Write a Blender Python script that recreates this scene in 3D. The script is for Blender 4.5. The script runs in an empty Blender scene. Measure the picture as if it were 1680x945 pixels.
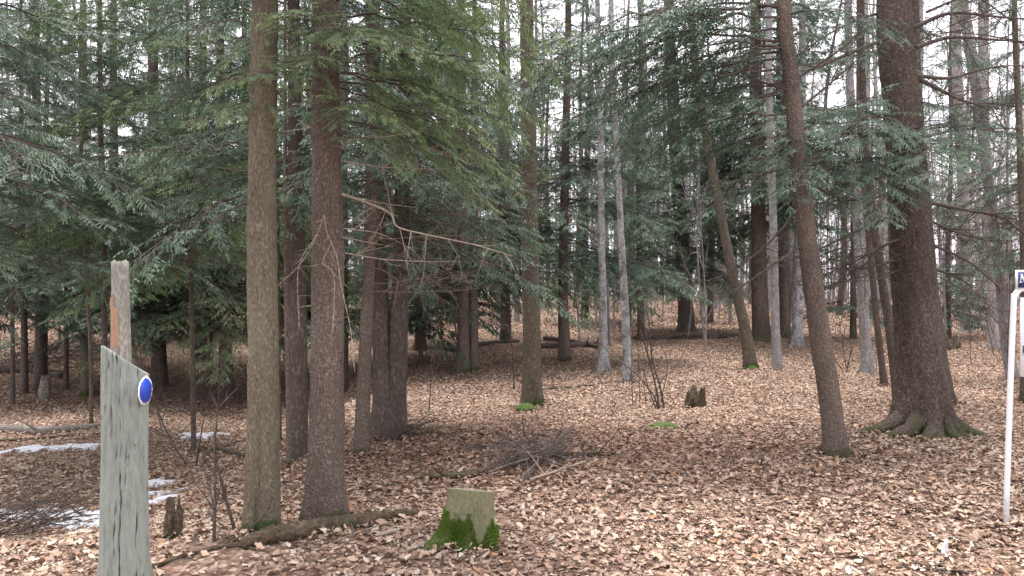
import bpy, math
import numpy as np
from mathutils import Vector

# ------------------------------------------------------------------ camera, sky, sun, exposure
S = bpy.context.scene
COL = S.collection
CAMZ = 1.6
F = 1222.0                      # focal length in pixels of the 1680 wide photograph
cam_d = bpy.data.cameras.new('camera'); cam = bpy.data.objects.new('camera', cam_d); COL.objects.link(cam)
cam.location = (0, 0, CAMZ); cam.rotation_euler = (math.radians(90), 0, 0)
cam_d.sensor_width = 36; cam_d.lens = 36 * F / 1680; cam_d.clip_start = 0.05; cam_d.clip_end = 2000
S.camera = cam

w = bpy.data.worlds.new('World'); S.world = w; w.use_nodes = True
nt = w.node_tree; nt.nodes.clear()
sky = nt.nodes.new('ShaderNodeTexSky'); sky.sky_type = 'NISHITA'; sky.sun_disc = False
sky.sun_elevation = math.radians(80); sky.sun_rotation = math.radians(-20); sky.dust_density = 4; sky.air_density = 1.0
hs = nt.nodes.new('ShaderNodeHueSaturation'); hs.inputs['Saturation'].default_value = 0.16
mx = nt.nodes.new('ShaderNodeMix'); mx.data_type = 'RGBA'; mx.inputs[0].default_value = 0.6
mx.inputs[7].default_value = (7.6, 7.5, 8.1, 1)          # even cloud cover
bg = nt.nodes.new('ShaderNodeBackground'); bg.inputs['Strength'].default_value = 0.11
ow = nt.nodes.new('ShaderNodeOutputWorld')
nt.links.new(sky.outputs[0], hs.inputs['Color']); nt.links.new(hs.outputs[0], mx.inputs[6])
nt.links.new(mx.outputs[2], bg.inputs[0]); nt.links.new(bg.outputs[0], ow.inputs[0])

sl = bpy.data.lights.new('sun', 'SUN'); sl.energy = 1.5; sl.angle = math.radians(24); sl.color = (1, 0.96, 0.9)
so = bpy.data.objects.new('sun', sl); COL.objects.link(so)
so.rotation_euler = (math.radians(-10), 0, math.radians(20))
so.location = (0, 0, 30)
S.view_settings.view_transform = 'Standard'; S.view_settings.look = 'None'
S.view_settings.exposure = 1.74; S.view_settings.gamma = 1
try: S.view_settings.use_curve_mapping = False
except Exception: pass

# ------------------------------------------------------------------ helpers
def rng(seed): return np.random.default_rng(seed)

def _hash(i, j, k, s):
    n = (i * 73856093) ^ (j * 19349663) ^ (k * 83492791) ^ (s * 2654435)
    n = n & 0x7fffffff
    n = (n ^ (n >> 13)) * 1274126177 & 0x7fffffff
    n = (n ^ (n >> 16)) & 0x7fffffff
    return (n % 100003) / 100003.0

def vnoise(x, y, z, s=0):
    x, y, z = np.broadcast_arrays(np.asarray(x, float), np.asarray(y, float), np.asarray(z, float))
    i, j, k = [np.floor(a).astype(np.int64) for a in (x, y, z)]
    fx, fy, fz = x - i, y - j, z - k
    fx, fy, fz = [f * f * (3 - 2 * f) for f in (fx, fy, fz)]
    r = 0
    for a in (0, 1):
        for b in (0, 1):
            for c in (0, 1):
                r = r + _hash(i + a, j + b, k + c, s) * (fx if a else 1 - fx) * (fy if b else 1 - fy) * (fz if c else 1 - fz)
    return r * 2 - 1

def sst(a, b, v):
    t = np.clip((v - a) / (b - a), 0, 1); return t * t * (3 - 2 * t)

def H(x, y):
    x = np.asarray(x, float); y = np.asarray(y, float)
    h = 0.30 * sst(11, 21, y) + 0.68 * sst(20, 52, y) - 0.5 * sst(3, 16, x) * sst(22, 50, y)
    h = h - 0.42 * sst(-1.6, -3.6, x) * sst(4.2, 6.5, y) * (1 - sst(12, 26, y))
    h = h + 0.10 * np.exp(-((x + 1.7) ** 2) / 0.5 - ((y - 4.3) ** 2) / 0.4)
    h = h - 22 * sst(75, 420, y) - 3.0 * sst(30, 160, np.abs(x))
    h = h + 0.05 * vnoise(x * 0.9, y * 0.9, 0, 1) + 0.10 * vnoise(x * 0.3, y * 0.3, 0, 2) * sst(5, 12, y) + 0.018 * vnoise(x * 4, y * 4, 0, 3)
    return h

def gp(px, py):
    """point of the ground seen at a place of the photograph"""
    t = np.arange(1.5, 160, 0.02)
    x = (px - 840) / F * t; z = CAMZ + (472.5 - py) / F * t
    hit = np.nonzero(z < H(x, t))[0]
    k = hit[0] if len(hit) else len(t) - 1
    return np.array([x[k], t[k], float(H(x[k], t[k]))])

def at(px, py, Y): return np.array([(px - 840) / F * Y, Y, CAMZ + (472.5 - py) / F * Y])

def mesh_obj(name, V, faces, mats, parent=None, tone=None, midx=None, smooth=False):
    """faces: list of int arrays (N,3) or (N,4); tone: per-vertex float"""
    V = np.asarray(V, np.float32)
    me = bpy.data.meshes.new(name)
    me.vertices.add(len(V)); me.vertices.foreach_set('co', V.ravel())
    loops = np.concatenate([np.asarray(f).ravel() for f in faces]).astype(np.int32)
    tot = np.concatenate([np.full(len(f), f.shape[1], np.int32) for f in faces])
    st = np.concatenate([[0], np.cumsum(tot)[:-1]]).astype(np.int32)
    me.loops.add(len(loops)); me.loops.foreach_set('vertex_index', loops)
    me.polygons.add(len(tot)); me.polygons.foreach_set('loop_start', st)
    try: me.polygons.foreach_set('loop_total', tot)
    except Exception: pass
    for m in mats: me.materials.append(m)
    if midx is not None: me.polygons.foreach_set('material_index', np.asarray(midx, np.int32))
    if smooth: me.polygons.foreach_set('use_smooth', np.ones(len(tot), bool))
    if tone is not None:
        tone = np.asarray(tone, np.float32)
        if tone.ndim == 1:
            a = me.attributes.new('tone', 'FLOAT', 'POINT'); a.data.foreach_set('value', tone)
        else:
            a = me.attributes.new('tint', 'FLOAT_COLOR', 'POINT')
            a.data.foreach_set('color', np.c_[tone, np.ones(len(tone), np.float32)].ravel().astype(np.float32))
    me.update(calc_edges=True); me.validate()
    o = bpy.data.objects.new(name, me); COL.objects.link(o)
    if parent is not None: o.parent = parent
    return o

class MB:
    def __init__(s): s.V = []; s.F = []; s.T = []; s.n = 0
    def add(s, V, Fs, tone=None):
        V = np.asarray(V, float); s.V.append(V)
        for f in Fs: s.F.append((np.asarray(f) + s.n))
        s.T.append(np.full(len(V), 0.5) if tone is None else np.broadcast_to(np.asarray(tone, float), (len(V),)))
        s.n += len(V)
    def build(s, name, mats, parent=None, smooth=False):
        return mesh_obj(name, np.concatenate(s.V), s.F, mats if isinstance(mats, list) else [mats], parent, np.concatenate(s.T), None, smooth)

def tag(o, label, cat, group=None, kind=None):
    if label: o['label'] = label
    if cat: o['category'] = cat
    if group: o['group'] = group
    if kind: o['kind'] = kind
    return o

def empty(name, loc, label, cat, group=None):
    o = bpy.data.objects.new(name, None); COL.objects.link(o); o.location = loc; o.empty_display_size = 0.2
    return tag(o, label, cat, group)

# segments: list of (p0,p1,r0,r1) -> prisms
def seg_mesh(P0, P1, R0, R1, n=4):
    P0 = np.asarray(P0, float); P1 = np.asarray(P1, float); R0 = np.asarray(R0, float); R1 = np.asarray(R1, float)
    d = P1 - P0; L = np.linalg.norm(d, axis=1, keepdims=True) + 1e-9; d = d / L
    up = np.where(np.abs(d[:, 2:3]) > 0.9, np.array([[1., 0, 0]]), np.array([[0, 0, 1.]]))
    u = np.cross(d, up); u /= np.linalg.norm(u, axis=1, keepdims=True) + 1e-9; v = np.cross(d, u)
    a = np.arange(n) * 2 * np.pi / n
    ring = u[:, None, :] * np.cos(a)[None, :, None] + v[:, None, :] * np.sin(a)[None, :, None]
    A = P0[:, None, :] + ring * R0[:, None, None]; B = P1[:, None, :] + ring * R1[:, None, None]
    V = np.concatenate([A, B], 1).reshape(-1, 3)
    base = (np.arange(len(P0)) * 2 * n)[:, None]
    i = np.arange(n)[None, :]; j = (np.arange(n)[None, :] + 1) % n
    q = np.stack([base + i, base + j, base + n + j, base + n + i], -1).reshape(-1, 4)
    return V, q

def tube(pts, radii, n=8, cap=True, rough=0.0, seed=0):
    pts = np.asarray(pts, float); m = len(pts); radii = np.broadcast_to(np.asarray(radii, float), (m,))
    d = np.gradient(pts, axis=0); d /= np.linalg.norm(d, axis=1, keepdims=True) + 1e-9
    ref = np.array([0, 0, 1.]) if abs(d[:, 2]).mean() < 0.8 else np.array([1., 0, 0])
    u = np.cross(d, ref); u /= np.linalg.norm(u, axis=1, keepdims=True) + 1e-9; v = np.cross(d, u)
    a = np.arange(n) * 2 * np.pi / n
    rr = radii[:, None] * np.ones(n)[None, :]
    if rough: rr = rr * (1 + rough * vnoise(np.cos(a)[None, :] * 2, np.sin(a)[None, :] * 2, np.arange(m)[:, None] * 0.7, seed))
    V = pts[:, None, :] + (u[:, None, :] * np.cos(a)[None, :, None] + v[:, None, :] * np.sin(a)[None, :, None]) * rr[..., None]
    V = V.reshape(-1, 3)
    r = np.arange(m - 1)[:, None] * n; i = np.arange(n)[None, :]; j = (i + 1) % n
    q = np.stack([r + i, r + j, r + n + j, r + n + i], -1).reshape(-1, 4)
    fs = [q]
    if cap:
        V = np.concatenate([V, pts[:1], pts[-1:]]); c0 = m * n; c1 = c0 + 1
        k = np.arange(n); k2 = (k + 1) % n
        fs.append(np.stack([np.full(n, c0), k2, k], -1)); fs.append(np.stack([np.full(n, c1), (m - 1) * n + k, (m - 1) * n + k2], -1))
    return V, fs

def curve(ctrl, m):
    """smooth resample of control points (Catmull-Rom)"""
    c = np.asarray(ctrl, float); k = len(c)
    if k == 2: t = np.linspace(0, 1, m)[:, None]; return c[0] * (1 - t) + c[1] * t
    c2 = np.vstack([2 * c[0] - c[1], c, 2 * c[-1] - c[-2]])
    out = []
    for t in np.linspace(0, k - 1 - 1e-6, m):
        i = int(t); f = t - i; p0, p1, p2, p3 = c2[i:i + 4]
        out.append(0.5 * ((2 * p1) + (-p0 + p2) * f + (2 * p0 - 5 * p1 + 4 * p2 - p3) * f * f + (-p0 + 3 * p1 - 3 * p2 + p3) * f ** 3))
    return np.array(out)

# ------------------------------------------------------------------ materials
def newmat(name):
    m = bpy.data.materials.new(name); m.use_nodes = True
    return m, m.node_tree, m.node_tree.nodes['Principled BSDF']

def ramp(t, fac, stops):
    r = t.nodes.new('ShaderNodeValToRGB'); cr = r.color_ramp
    while len(cr.elements) > 1: cr.elements.remove(cr.elements[-1])
    cr.elements[0].position = stops[0][0]; cr.elements[0].color = (*stops[0][1], 1)
    for p, c in stops[1:]: e = cr.elements.new(p); e.color = (*c, 1)
    t.links.new(fac, r.inputs[0]); return r.outputs[0]

def mixc(t, fac, a, b, mode='MIX'):
    n = t.nodes.new('ShaderNodeMix'); n.data_type = 'RGBA'; n.blend_type = mode
    for k, v in ((0, fac), (6, a), (7, b)):
        if isinstance(v, (int, float)): n.inputs[k].default_value = v
        elif isinstance(v, tuple): n.inputs[k].default_value = (*v, 1)
        else: t.links.new(v, n.inputs[k])
    return n.outputs[2]

def coords(t, scale, kind='Object'):
    c = t.nodes.new('ShaderNodeTexCoord'); m = t.nodes.new('ShaderNodeMapping'); m.inputs['Scale'].default_value = scale
    t.links.new(c.outputs[kind], m.inputs[0]); return m.outputs[0]

def noise(t, vec, scale, detail=6, rough=0.6, dist=0.0):
    n = t.nodes.new('ShaderNodeTexNoise'); n.inputs['Scale'].default_value = scale; n.inputs['Detail'].default_value = detail
    n.inputs['Roughness'].default_value = rough; n.inputs['Distortion'].default_value = dist
    t.links.new(vec, n.inputs['Vector']); return n.outputs[0]

def math_(t, op, a, b=0.0):
    n = t.nodes.new('ShaderNodeMath'); n.operation = op
    for k, v in ((0, a), (1, b)):
        if isinstance(v, (int, float)): n.inputs[k].default_value = v
        else: t.links.new(v, n.inputs[k])
    return n.outputs[0]

def bump(t, b, h, strength, dist):
    n = t.nodes.new('ShaderNodeBump'); n.inputs['Strength'].default_value = strength; n.inputs['Distance'].default_value = dist
    t.links.new(h, n.inputs['Height']); t.links.new(n.outputs[0], b.inputs['Normal'])

def bark_mat(name, dark, mid, light, lichen=None, lich_amt=0.5, zs=0.25, scale=22, moss=None, moss_h=0.5, bumpd=0.02, streak=None, fine=1.9, along=False):
    """flaky bark; lichen = pale crust patches; moss = green growth near the foot (object z)"""
    m, t, b = newmat(name)
    scale = scale * fine; zs = min(1.0, zs * 1.6) if zs < 0.5 else zs
    v = coords(t, (zs, 1, 1) if along else (1, 1, zs))
    n1 = noise(t, v, scale, 8, 0.75, 0.3)
    vo = t.nodes.new('ShaderNodeTexVoronoi'); vo.inputs['Scale'].default_value = scale * 1.6; vo.feature = 'F1'
    t.links.new(v, vo.inputs['Vector'])
    f = math_(t, 'ADD', math_(t, 'MULTIPLY', n1, 0.65), math_(t, 'MULTIPLY', vo.outputs['Distance'], 0.55))
    c = ramp(t, f, [(0.25, dark), (0.46, mid), (0.60, mid), (0.86, light)])
    fis = noise(t, coords(t, (1, 1, 0.16)), scale * 1.1, 5, 0.6, 0.6)
    c = mixc(t, ramp(t, fis, [(0.30, (0.75, 0.75, 0.75)), (0.42, (0, 0, 0))]), c, dark)
    fl = noise(t, coords(t, (1, 1, 0.5)), scale * 1.7, 3, 0.5)
    c = mixc(t, ramp(t, fl, [(0.68, (0, 0, 0)), (0.73, (0.4, 0.4, 0.4))]), c, light)
    big = noise(t, coords(t, (1, 1, 0.5)), 2.3, 3, 0.5)
    c = mixc(t, ramp(t, big, [(0.35, (0, 0, 0)), (0.65, (1, 1, 1))]), c, mixc(t, 0.45, c, dark))
    if lichen:
        ln = noise(t, coords(t, (1, 1, 0.6)), 7.0, 6, 0.65)
        c = mixc(t, ramp(t, ln, [(0.62 - 0.25 * lich_amt, (0, 0, 0)), (0.74 - 0.2 * lich_amt, (0.85, 0.85, 0.85))]), c, lichen)
    if streak:
        sn = noise(t, coords(t, (1, 1, 2.4)), 9.0, 5, 0.7)
        c = mixc(t, ramp(t, sn, [(0.60, (0, 0, 0)), (0.66, (1, 1, 1))]), c, streak)
    if moss:
        tc = t.nodes.new('ShaderNodeTexCoord'); sp = t.nodes.new('ShaderNodeSeparateXYZ'); t.links.new(tc.outputs['Object'], sp.inputs[0])
        mn = noise(t, tc.outputs['Object'], 6.0, 5, 0.6)
        hz = math_(t, 'DIVIDE', sp.outputs[2], moss_h)
        mf = math_(t, 'SUBTRACT', math_(t, 'MULTIPLY', mn, 2.0), hz)
        c = mixc(t, ramp(t, mf, [(0.62, (0, 0, 0)), (0.85, (0.9, 0.9, 0.9))]), c, mixc(t, noise(t, tc.outputs['Object'], 60, 2), tuple(x * 0.5 for x in moss), moss))
    t.links.new(c, b.inputs['Base Color']); b.inputs['Roughness'].default_value = 0.95
    b.inputs['Specular IOR Level'].default_value = 0.15
    bump(t, b, f, 0.9, bumpd)
    return m

BARK_HEM = bark_mat('hemlock_bark', (0.045, 0.035, 0.029), (0.15, 0.114, 0.092), (0.29, 0.24, 0.205), zs=.42, moss=(0.075, 0.08, 0.04), moss_h=0.25, fine=2.5)
BARK_RED = bark_mat('reddish_bark', (0.032, 0.024, 0.020), (0.100, 0.075, 0.062), (0.195, 0.158, 0.137), zs=0.42, scale=16, moss=(0.10, 0.105, 0.055), moss_h=0.4, bumpd=0.035)
BARK_A = bark_mat('olive_bark', (0.05, 0.04, 0.03), (0.165, 0.137, 0.097), (0.29, 0.255, 0.195), lichen=(0.17, 0.165, 0.115), lich_amt=0.35, scale=26, moss=(0.055, 0.085, 0.028), moss_h=0.3, fine=2.4)
BARK_DARK = bark_mat('dark_bark', (0.035, 0.027, 0.022), (0.105, 0.082, 0.070), (0.20, 0.165, 0.145), scale=18)
BARK_MOSSY = bark_mat('mossy_bark', (0.04, 0.033, 0.024), (0.125, 0.103, 0.078), (0.24, 0.21, 0.165), lichen=(0.115, 0.115, 0.07), lich_amt=0.4, scale=20, moss=(0.06, 0.09, 0.022), moss_h=0.35)
BARK_GREY = bark_mat('grey_bark', (0.12, 0.11, 0.10), (0.27, 0.255, 0.25), (0.42, 0.41, 0.42), lichen=(0.16, 0.15, 0.13), lich_amt=0.3, zs=0.6, scale=9, bumpd=0.008)
BARK_BIRCH = bark_mat('pale_birch_bark', (0.13, 0.125, 0.12), (0.32, 0.315, 0.315), (0.50, 0.50, 0.52), lichen=(0.08, 0.075, 0.065), lich_amt=0.55, zs=1.6, scale=5, bumpd=0.008, streak=(0.05, 0.045, 0.04))
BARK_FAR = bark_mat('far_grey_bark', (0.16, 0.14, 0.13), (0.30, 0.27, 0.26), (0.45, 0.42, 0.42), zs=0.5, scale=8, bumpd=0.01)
TWIG = bark_mat('twig_bark', (0.045, 0.033, 0.028), (0.10, 0.078, 0.068), (0.18, 0.15, 0.135), scale=14, bumpd=0.004)
TWIG_RED = bark_mat('dead_twig_bark', (0.11, 0.072, 0.062), (0.25, 0.17, 0.148), (0.40, 0.31, 0.28), scale=14, bumpd=0.004)
TWIG_PALE = bark_mat('pale_twig_bark', (0.16, 0.12, 0.09), (0.33, 0.27, 0.21), (0.5, 0.44, 0.38), scale=30, bumpd=0.004)
LOGM = bark_mat('rotting_log_wood', (0.03, 0.022, 0.017), (0.095, 0.070, 0.048), (0.20, 0.155, 0.115), lichen=(0.085, 0.09, 0.05), lich_amt=0.3, scale=14, zs=.2, along=True)
LOGG = bark_mat('grey_log_wood', (0.08, 0.07, 0.06), (0.20, 0.175, 0.15), (0.34, 0.31, 0.28), scale=12, zs=.2, along=True)

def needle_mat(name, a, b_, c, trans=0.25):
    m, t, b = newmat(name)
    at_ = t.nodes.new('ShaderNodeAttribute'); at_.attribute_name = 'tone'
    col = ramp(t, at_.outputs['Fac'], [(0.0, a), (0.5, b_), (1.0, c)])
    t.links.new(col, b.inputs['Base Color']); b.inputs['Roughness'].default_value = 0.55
    b.inputs['Specular IOR Level'].default_value = 0.3
    tr = t.nodes.new('ShaderNodeBsdfTranslucent'); t.links.new(col, tr.inputs[0])
    ms = t.nodes.new('ShaderNodeMixShader'); ms.inputs[0].default_value = trans
    t.links.new(b.outputs[0], ms.inputs[1]); t.links.new(tr.outputs[0], ms.inputs[2])
    t.links.new(ms.outputs[0], t.nodes['Material Output'].inputs[0])
    return m
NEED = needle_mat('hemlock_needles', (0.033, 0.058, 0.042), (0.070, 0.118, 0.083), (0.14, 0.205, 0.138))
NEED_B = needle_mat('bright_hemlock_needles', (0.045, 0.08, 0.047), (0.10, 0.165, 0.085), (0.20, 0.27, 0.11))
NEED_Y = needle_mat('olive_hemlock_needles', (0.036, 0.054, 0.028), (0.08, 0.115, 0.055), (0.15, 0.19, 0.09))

def tint_mat(name, rough=0.8, trans=0.0):
    m, t, b = newmat(name)
    a = t.nodes.new('ShaderNodeAttribute'); a.attribute_name = 'tint'
    n = noise(t, coords(t, (1, 1, 1)), 90, 3, 0.6)
    c = mixc(t, n, mixc(t, 1.0, a.outputs['Color'], (0.78, 0.74, 0.72), 'MULTIPLY'), a.outputs['Color'])
    t.links.new(c, b.inputs['Base Color']); b.inputs['Roughness'].default_value = rough
    b.inputs['Specular IOR Level'].default_value = 0.25
    return m
LEAFM = tint_mat('fallen_leaf')

def ground_mat():
    m, t, b = newmat('leaf_covered_soil')
    v = coords(t, (1, 1, 1))
    nz = t.nodes.new('ShaderNodeTexNoise'); nz.inputs['Scale'].default_value = 6; t.links.new(v, nz.inputs['Vector'])
    wv = mixc(t, 0.05, v, nz.outputs['Color'])
    vo = t.nodes.new('ShaderNodeTexVoronoi'); vo.inputs['Scale'].default_value = 26; t.links.new(wv, vo.inputs['Vector'])
    sp = t.nodes.new('ShaderNodeSeparateColor'); t.links.new(vo.outputs['Color'], sp.inputs[0])
    c = ramp(t, sp.outputs[0], [(0.0, (0.08, 0.05, 0.036)), (0.3, (0.19, 0.12, 0.09)), (0.6, (0.32, 0.21, 0.16)), (0.85, (0.44, 0.32, 0.25)), (1, (0.5, 0.38, 0.30))])
    c = mixc(t, ramp(t, vo.outputs['Distance'], [(0.4, (0, 0, 0)), (0.8, (0.6, 0.6, 0.6))]), c, (0.07, 0.043, 0.03))
    c = mixc(t, ramp(t, noise(t, v, 0.5, 4), [(0.4, (0, 0, 0)), (0.65, (0.5, 0.5, 0.5))]), c, (0.15, 0.09, 0.065))
    t.links.new(c, b.inputs['Base Color']); b.inputs['Roughness'].default_value = 0.95; b.inputs['Specular IOR Level'].default_value = 0.1
    bump(t, b, vo.outputs['Distance'], 0.8, 0.03)
    return m
GROUND = ground_mat()

def plain(name, a, c, scale=12, rough=0.6, bd=0.0, zs=1.0, detail=6):
    m, t, b = newmat(name)
    n = noise(t, coords(t, (1, 1, zs)), scale, detail, 0.65)
    t.links.new(ramp(t, n, [(0.3, a), (0.7, c)]), b.inputs['Base Color']); b.inputs['Roughness'].default_value = rough
    if bd: bump(t, b, n, 0.7, bd)
    return m
def pole_mat():
    m, t, b = newmat('scuffed_white_paint')
    tc = t.nodes.new('ShaderNodeTexCoord'); sp = t.nodes.new('ShaderNodeSeparateXYZ'); t.links.new(tc.outputs['Object'], sp.inputs[0])
    n = noise(t, tc.outputs['Object'], 35, 6, 0.7)
    c = mixc(t, ramp(t, n, [(0.60, (0, 0, 0)), (0.72, (.6, .6, .6))]), (0.74, 0.75, 0.77), (0.42, 0.40, 0.37))
    k = math_(t, 'SUBTRACT', math_(t, 'MULTIPLY', n, 0.45), sp.outputs[2])
    c = mixc(t, ramp(t, k, [(0.0, (0, 0, 0)), (0.22, (0.75, 0.75, 0.75))]), c, (0.24, 0.18, 0.13))
    t.links.new(c, b.inputs['Base Color']); b.inputs['Roughness'].default_value = 0.5
    return m
POLE = pole_mat()
SNOW = plain('old_snow', (0.46, 0.47, 0.51), (0.70, 0.71, 0.76), 40, 0.7, 0.01)
WHITE = plain('white_paint', (0.72, 0.73, 0.76), (0.80, 0.81, 0.84), 9, 0.4, 0.001)
BLUE = plain('blue_enamel', (0.012, 0.05, 0.42), (0.018, 0.07, 0.52), 20, 0.45)
NAVY = plain('navy_paint', (0.02, 0.028, 0.14), (0.028, 0.038, 0.18), 20, 0.45)
SOIL = plain('dark_soil', (0.05, 0.033, 0.022), (0.14, 0.095, 0.06), 14, 0.95, 0.03)
MOSS = plain('green_moss', (0.035, 0.06, 0.012), (0.11, 0.16, 0.035), 55, 0.95, 0.02)
CUT = plain('sawn_wood', (0.20, 0.17, 0.13), (0.36, 0.33, 0.27), 30, 0.9, 0.004, 1)
ORANGE = plain('bare_orange_wood', (0.17, 0.09, 0.055), (0.38, 0.23, 0.15), 18, 0.85, 0.01, 0.2)
PAPER = plain('paper_scrap', (0.75, 0.74, 0.75), (0.85, 0.85, 0.87), 30, 0.8, 0.003)

# ------------------------------------------------------------------ ground
def build_ground():
    u = np.linspace(-1, 1, 420); xs = 14 * u + 190 * np.sign(u) * np.abs(u) ** 4
    v = np.linspace(0, 1, 520); ys = -12 + 55 * v + 480 * v ** 5
    X, Y = np.meshgrid(xs, ys); Z = H(X, Y)
    V = np.stack([X, Y, Z], -1).reshape(-1, 3)
    n = len(xs); r = np.arange(len(ys) - 1)[:, None] * n; c = np.arange(n - 1)[None, :]
    q = np.stack([r + c, r + c + 1, r + n + c + 1, r + n + c], -1).reshape(-1, 4)
    o = mesh_obj('ground', V, [q], [GROUND], smooth=True); o['kind'] = 'structure'
build_ground()

PAL = np.array([[0.56, 0.42, 0.335], [0.48, 0.335, 0.26], [0.39, 0.255, 0.195], [0.56, 0.455, 0.38], [0.27, 0.165, 0.125],
                [0.16, 0.098, 0.072], [0.42, 0.22, 0.12], [0.58, 0.50, 0.44], [0.35, 0.22, 0.175], [0.09, 0.058, 0.045]])
PW = np.array([0.19, 0.20, 0.16, 0.10, 0.11, 0.05, 0.03, 0.02, 0.10, 0.015])

def leaves(name, x, y, size, lobed, seed, lift=0.03, tilt=0.5, dark=0.0, zoff=None):
    g = rng(seed); n = len(x)
    if lobed:
        k = 12; a = np.arange(k) * 2 * np.pi / k
        shapes = np.array([[1.0, .62, .8, .45, .62, .5, .28, .5, .62, .45, .8, .62],
                           [1.0, .80, .60, .50, .52, .62, .75, .62, .52, .50, .60, .80],
                           [1.0, .72, .54, .46, .48, .60, .80, .60, .48, .46, .54, .72]])
        sh = shapes[g.integers(0, 3, n)] * g.uniform(0.82, 1.18, (n, k))
    else:
        k = 6; a = np.arange(k) * 2 * np.pi / k
        sh = np.array([[1, .62, .58, .85, .58, .62]]) * g.uniform(0.8, 1.2, (n, k))
    wfac = g.uniform(0.65, 1.0, (n, 1))
    ex = np.cos(a)[None] * sh; ey = np.sin(a)[None] * sh * wfac
    curl = g.normal(0.25, 0.45, (n, 1)); curl2 = g.normal(0.1, 0.35, (n, 1))
    ez = curl * ey ** 2 * 1.3 + curl2 * ex ** 2 * 0.8 + g.normal(0, 0.05, (n, k))
    P = np.stack([np.c_[ex, np.zeros((n, 1))], np.c_[ey, np.zeros((n, 1))], np.c_[ez, np.zeros((n, 1)) - 0.04]], -1)
    P *= (size * 0.5)[:, None, None]
    th = g.uniform(0, 2 * np.pi, n); tx = g.normal(0, tilt, n) * 0.6; ty = g.normal(0, tilt, n) * 0.6
    c, s = np.cos, np.sin
    x1 = P[..., 0]; y1 = P[..., 1] * c(tx)[:, None] - P[..., 2] * s(tx)[:, None]; z1 = P[..., 1] * s(tx)[:, None] + P[..., 2] * c(tx)[:, None]
    x2 = x1 * c(ty)[:, None] + z1 * s(ty)[:, None]; z2 = -x1 * s(ty)[:, None] + z1 * c(ty)[:, None]
    X = x2 * c(th)[:, None] - y1 * s(th)[:, None]; Y = x2 * s(th)[:, None] + y1 * c(th)[:, None]
    zz = H(x, y) + g.uniform(0.002, lift, n) if zoff is None else zoff
    z2 = z2 - z2.min(1, keepdims=True) * 0.7
    V = np.stack([X + x[:, None], Y + y[:, None], z2 + zz[:, None]], -1)
    base = (np.arange(n) * (k + 1))[:, None]; i = np.arange(k)[None]
    f = np.stack([base + i, base + (i + 1) % k, base + k + 0 * i], -1).reshape(-1, 3)
    # damp patches hold darker, redder leaves
    damp = np.clip(vnoise(x * 0.55, y * 0.55, 0, 9) * 0.5 + 0.5 * vnoise(x * 1.7, y * 1.7, 0, 10), -1, 1)
    pw = PW / PW.sum(); idx = g.choice(len(PAL), n, p=pw)
    col = PAL[idx] * g.uniform(0.76, 1.06, (n, 1)) * np.array([[1.0, 1.035, 1.0]])
    col = col * (1 - 0.30 * np.clip(damp, 0, 1)[:, None])
    # canopy shade under the hemlocks, painted into the leaf colours as darker, redder
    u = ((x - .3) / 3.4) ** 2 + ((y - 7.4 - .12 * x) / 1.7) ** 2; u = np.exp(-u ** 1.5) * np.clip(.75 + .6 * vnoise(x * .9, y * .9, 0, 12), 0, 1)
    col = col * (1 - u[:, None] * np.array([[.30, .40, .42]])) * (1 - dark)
    T = np.repeat(np.clip(col, 0.02, 0.75), k + 1, axis=0)
    return mesh_obj(name, V.reshape(-1, 3), [f], [LEAFM], tone=T)

SOILP = gp(345, 912)
def bare_patch(x, y, g):
    d = ((x - SOILP[0]) / .55) ** 2 + ((y - SOILP[1]) / .35) ** 2
    k = g.uniform(0, 1, len(x)) > .8 * np.exp(-d ** 2)
    return x[k], y[k]
def scatter(y0, y1, dens, seed, margin=1.15):
    g = rng(seed)
    A = 840 / F * margin
    area = A * (y1 ** 2 - y0 ** 2) + 2 * (y1 - y0)
    n = int(area * dens)
    y = np.sqrt(g.uniform(y0 ** 2, y1 ** 2, n)); x = g.uniform(-1, 1, n) * (A * y + 1)
    return bare_patch(x, y, g)
x, y = scatter(2.2, 8.5, 1000, 11); g = rng(5)
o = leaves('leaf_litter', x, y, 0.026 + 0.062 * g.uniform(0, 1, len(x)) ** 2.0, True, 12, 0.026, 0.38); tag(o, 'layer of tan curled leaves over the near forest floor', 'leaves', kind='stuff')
x, y = scatter(2.2, 6.5, 1100, 21); g = rng(6)
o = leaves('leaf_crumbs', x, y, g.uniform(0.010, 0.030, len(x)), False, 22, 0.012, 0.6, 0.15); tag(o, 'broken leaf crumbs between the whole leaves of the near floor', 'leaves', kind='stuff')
x, y = scatter(8.5, 22, 720, 13)
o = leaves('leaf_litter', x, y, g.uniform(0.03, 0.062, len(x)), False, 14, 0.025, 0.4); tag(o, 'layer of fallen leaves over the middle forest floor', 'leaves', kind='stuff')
x, y = scatter(22, 48, 95, 15)
o = leaves('leaf_litter', x, y, g.uniform(0.06, 0.12, len(x)), False, 16, 0.03, 0.6); tag(o, 'fallen leaves over the far rising forest floor', 'leaves', kind='stuff')

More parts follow.
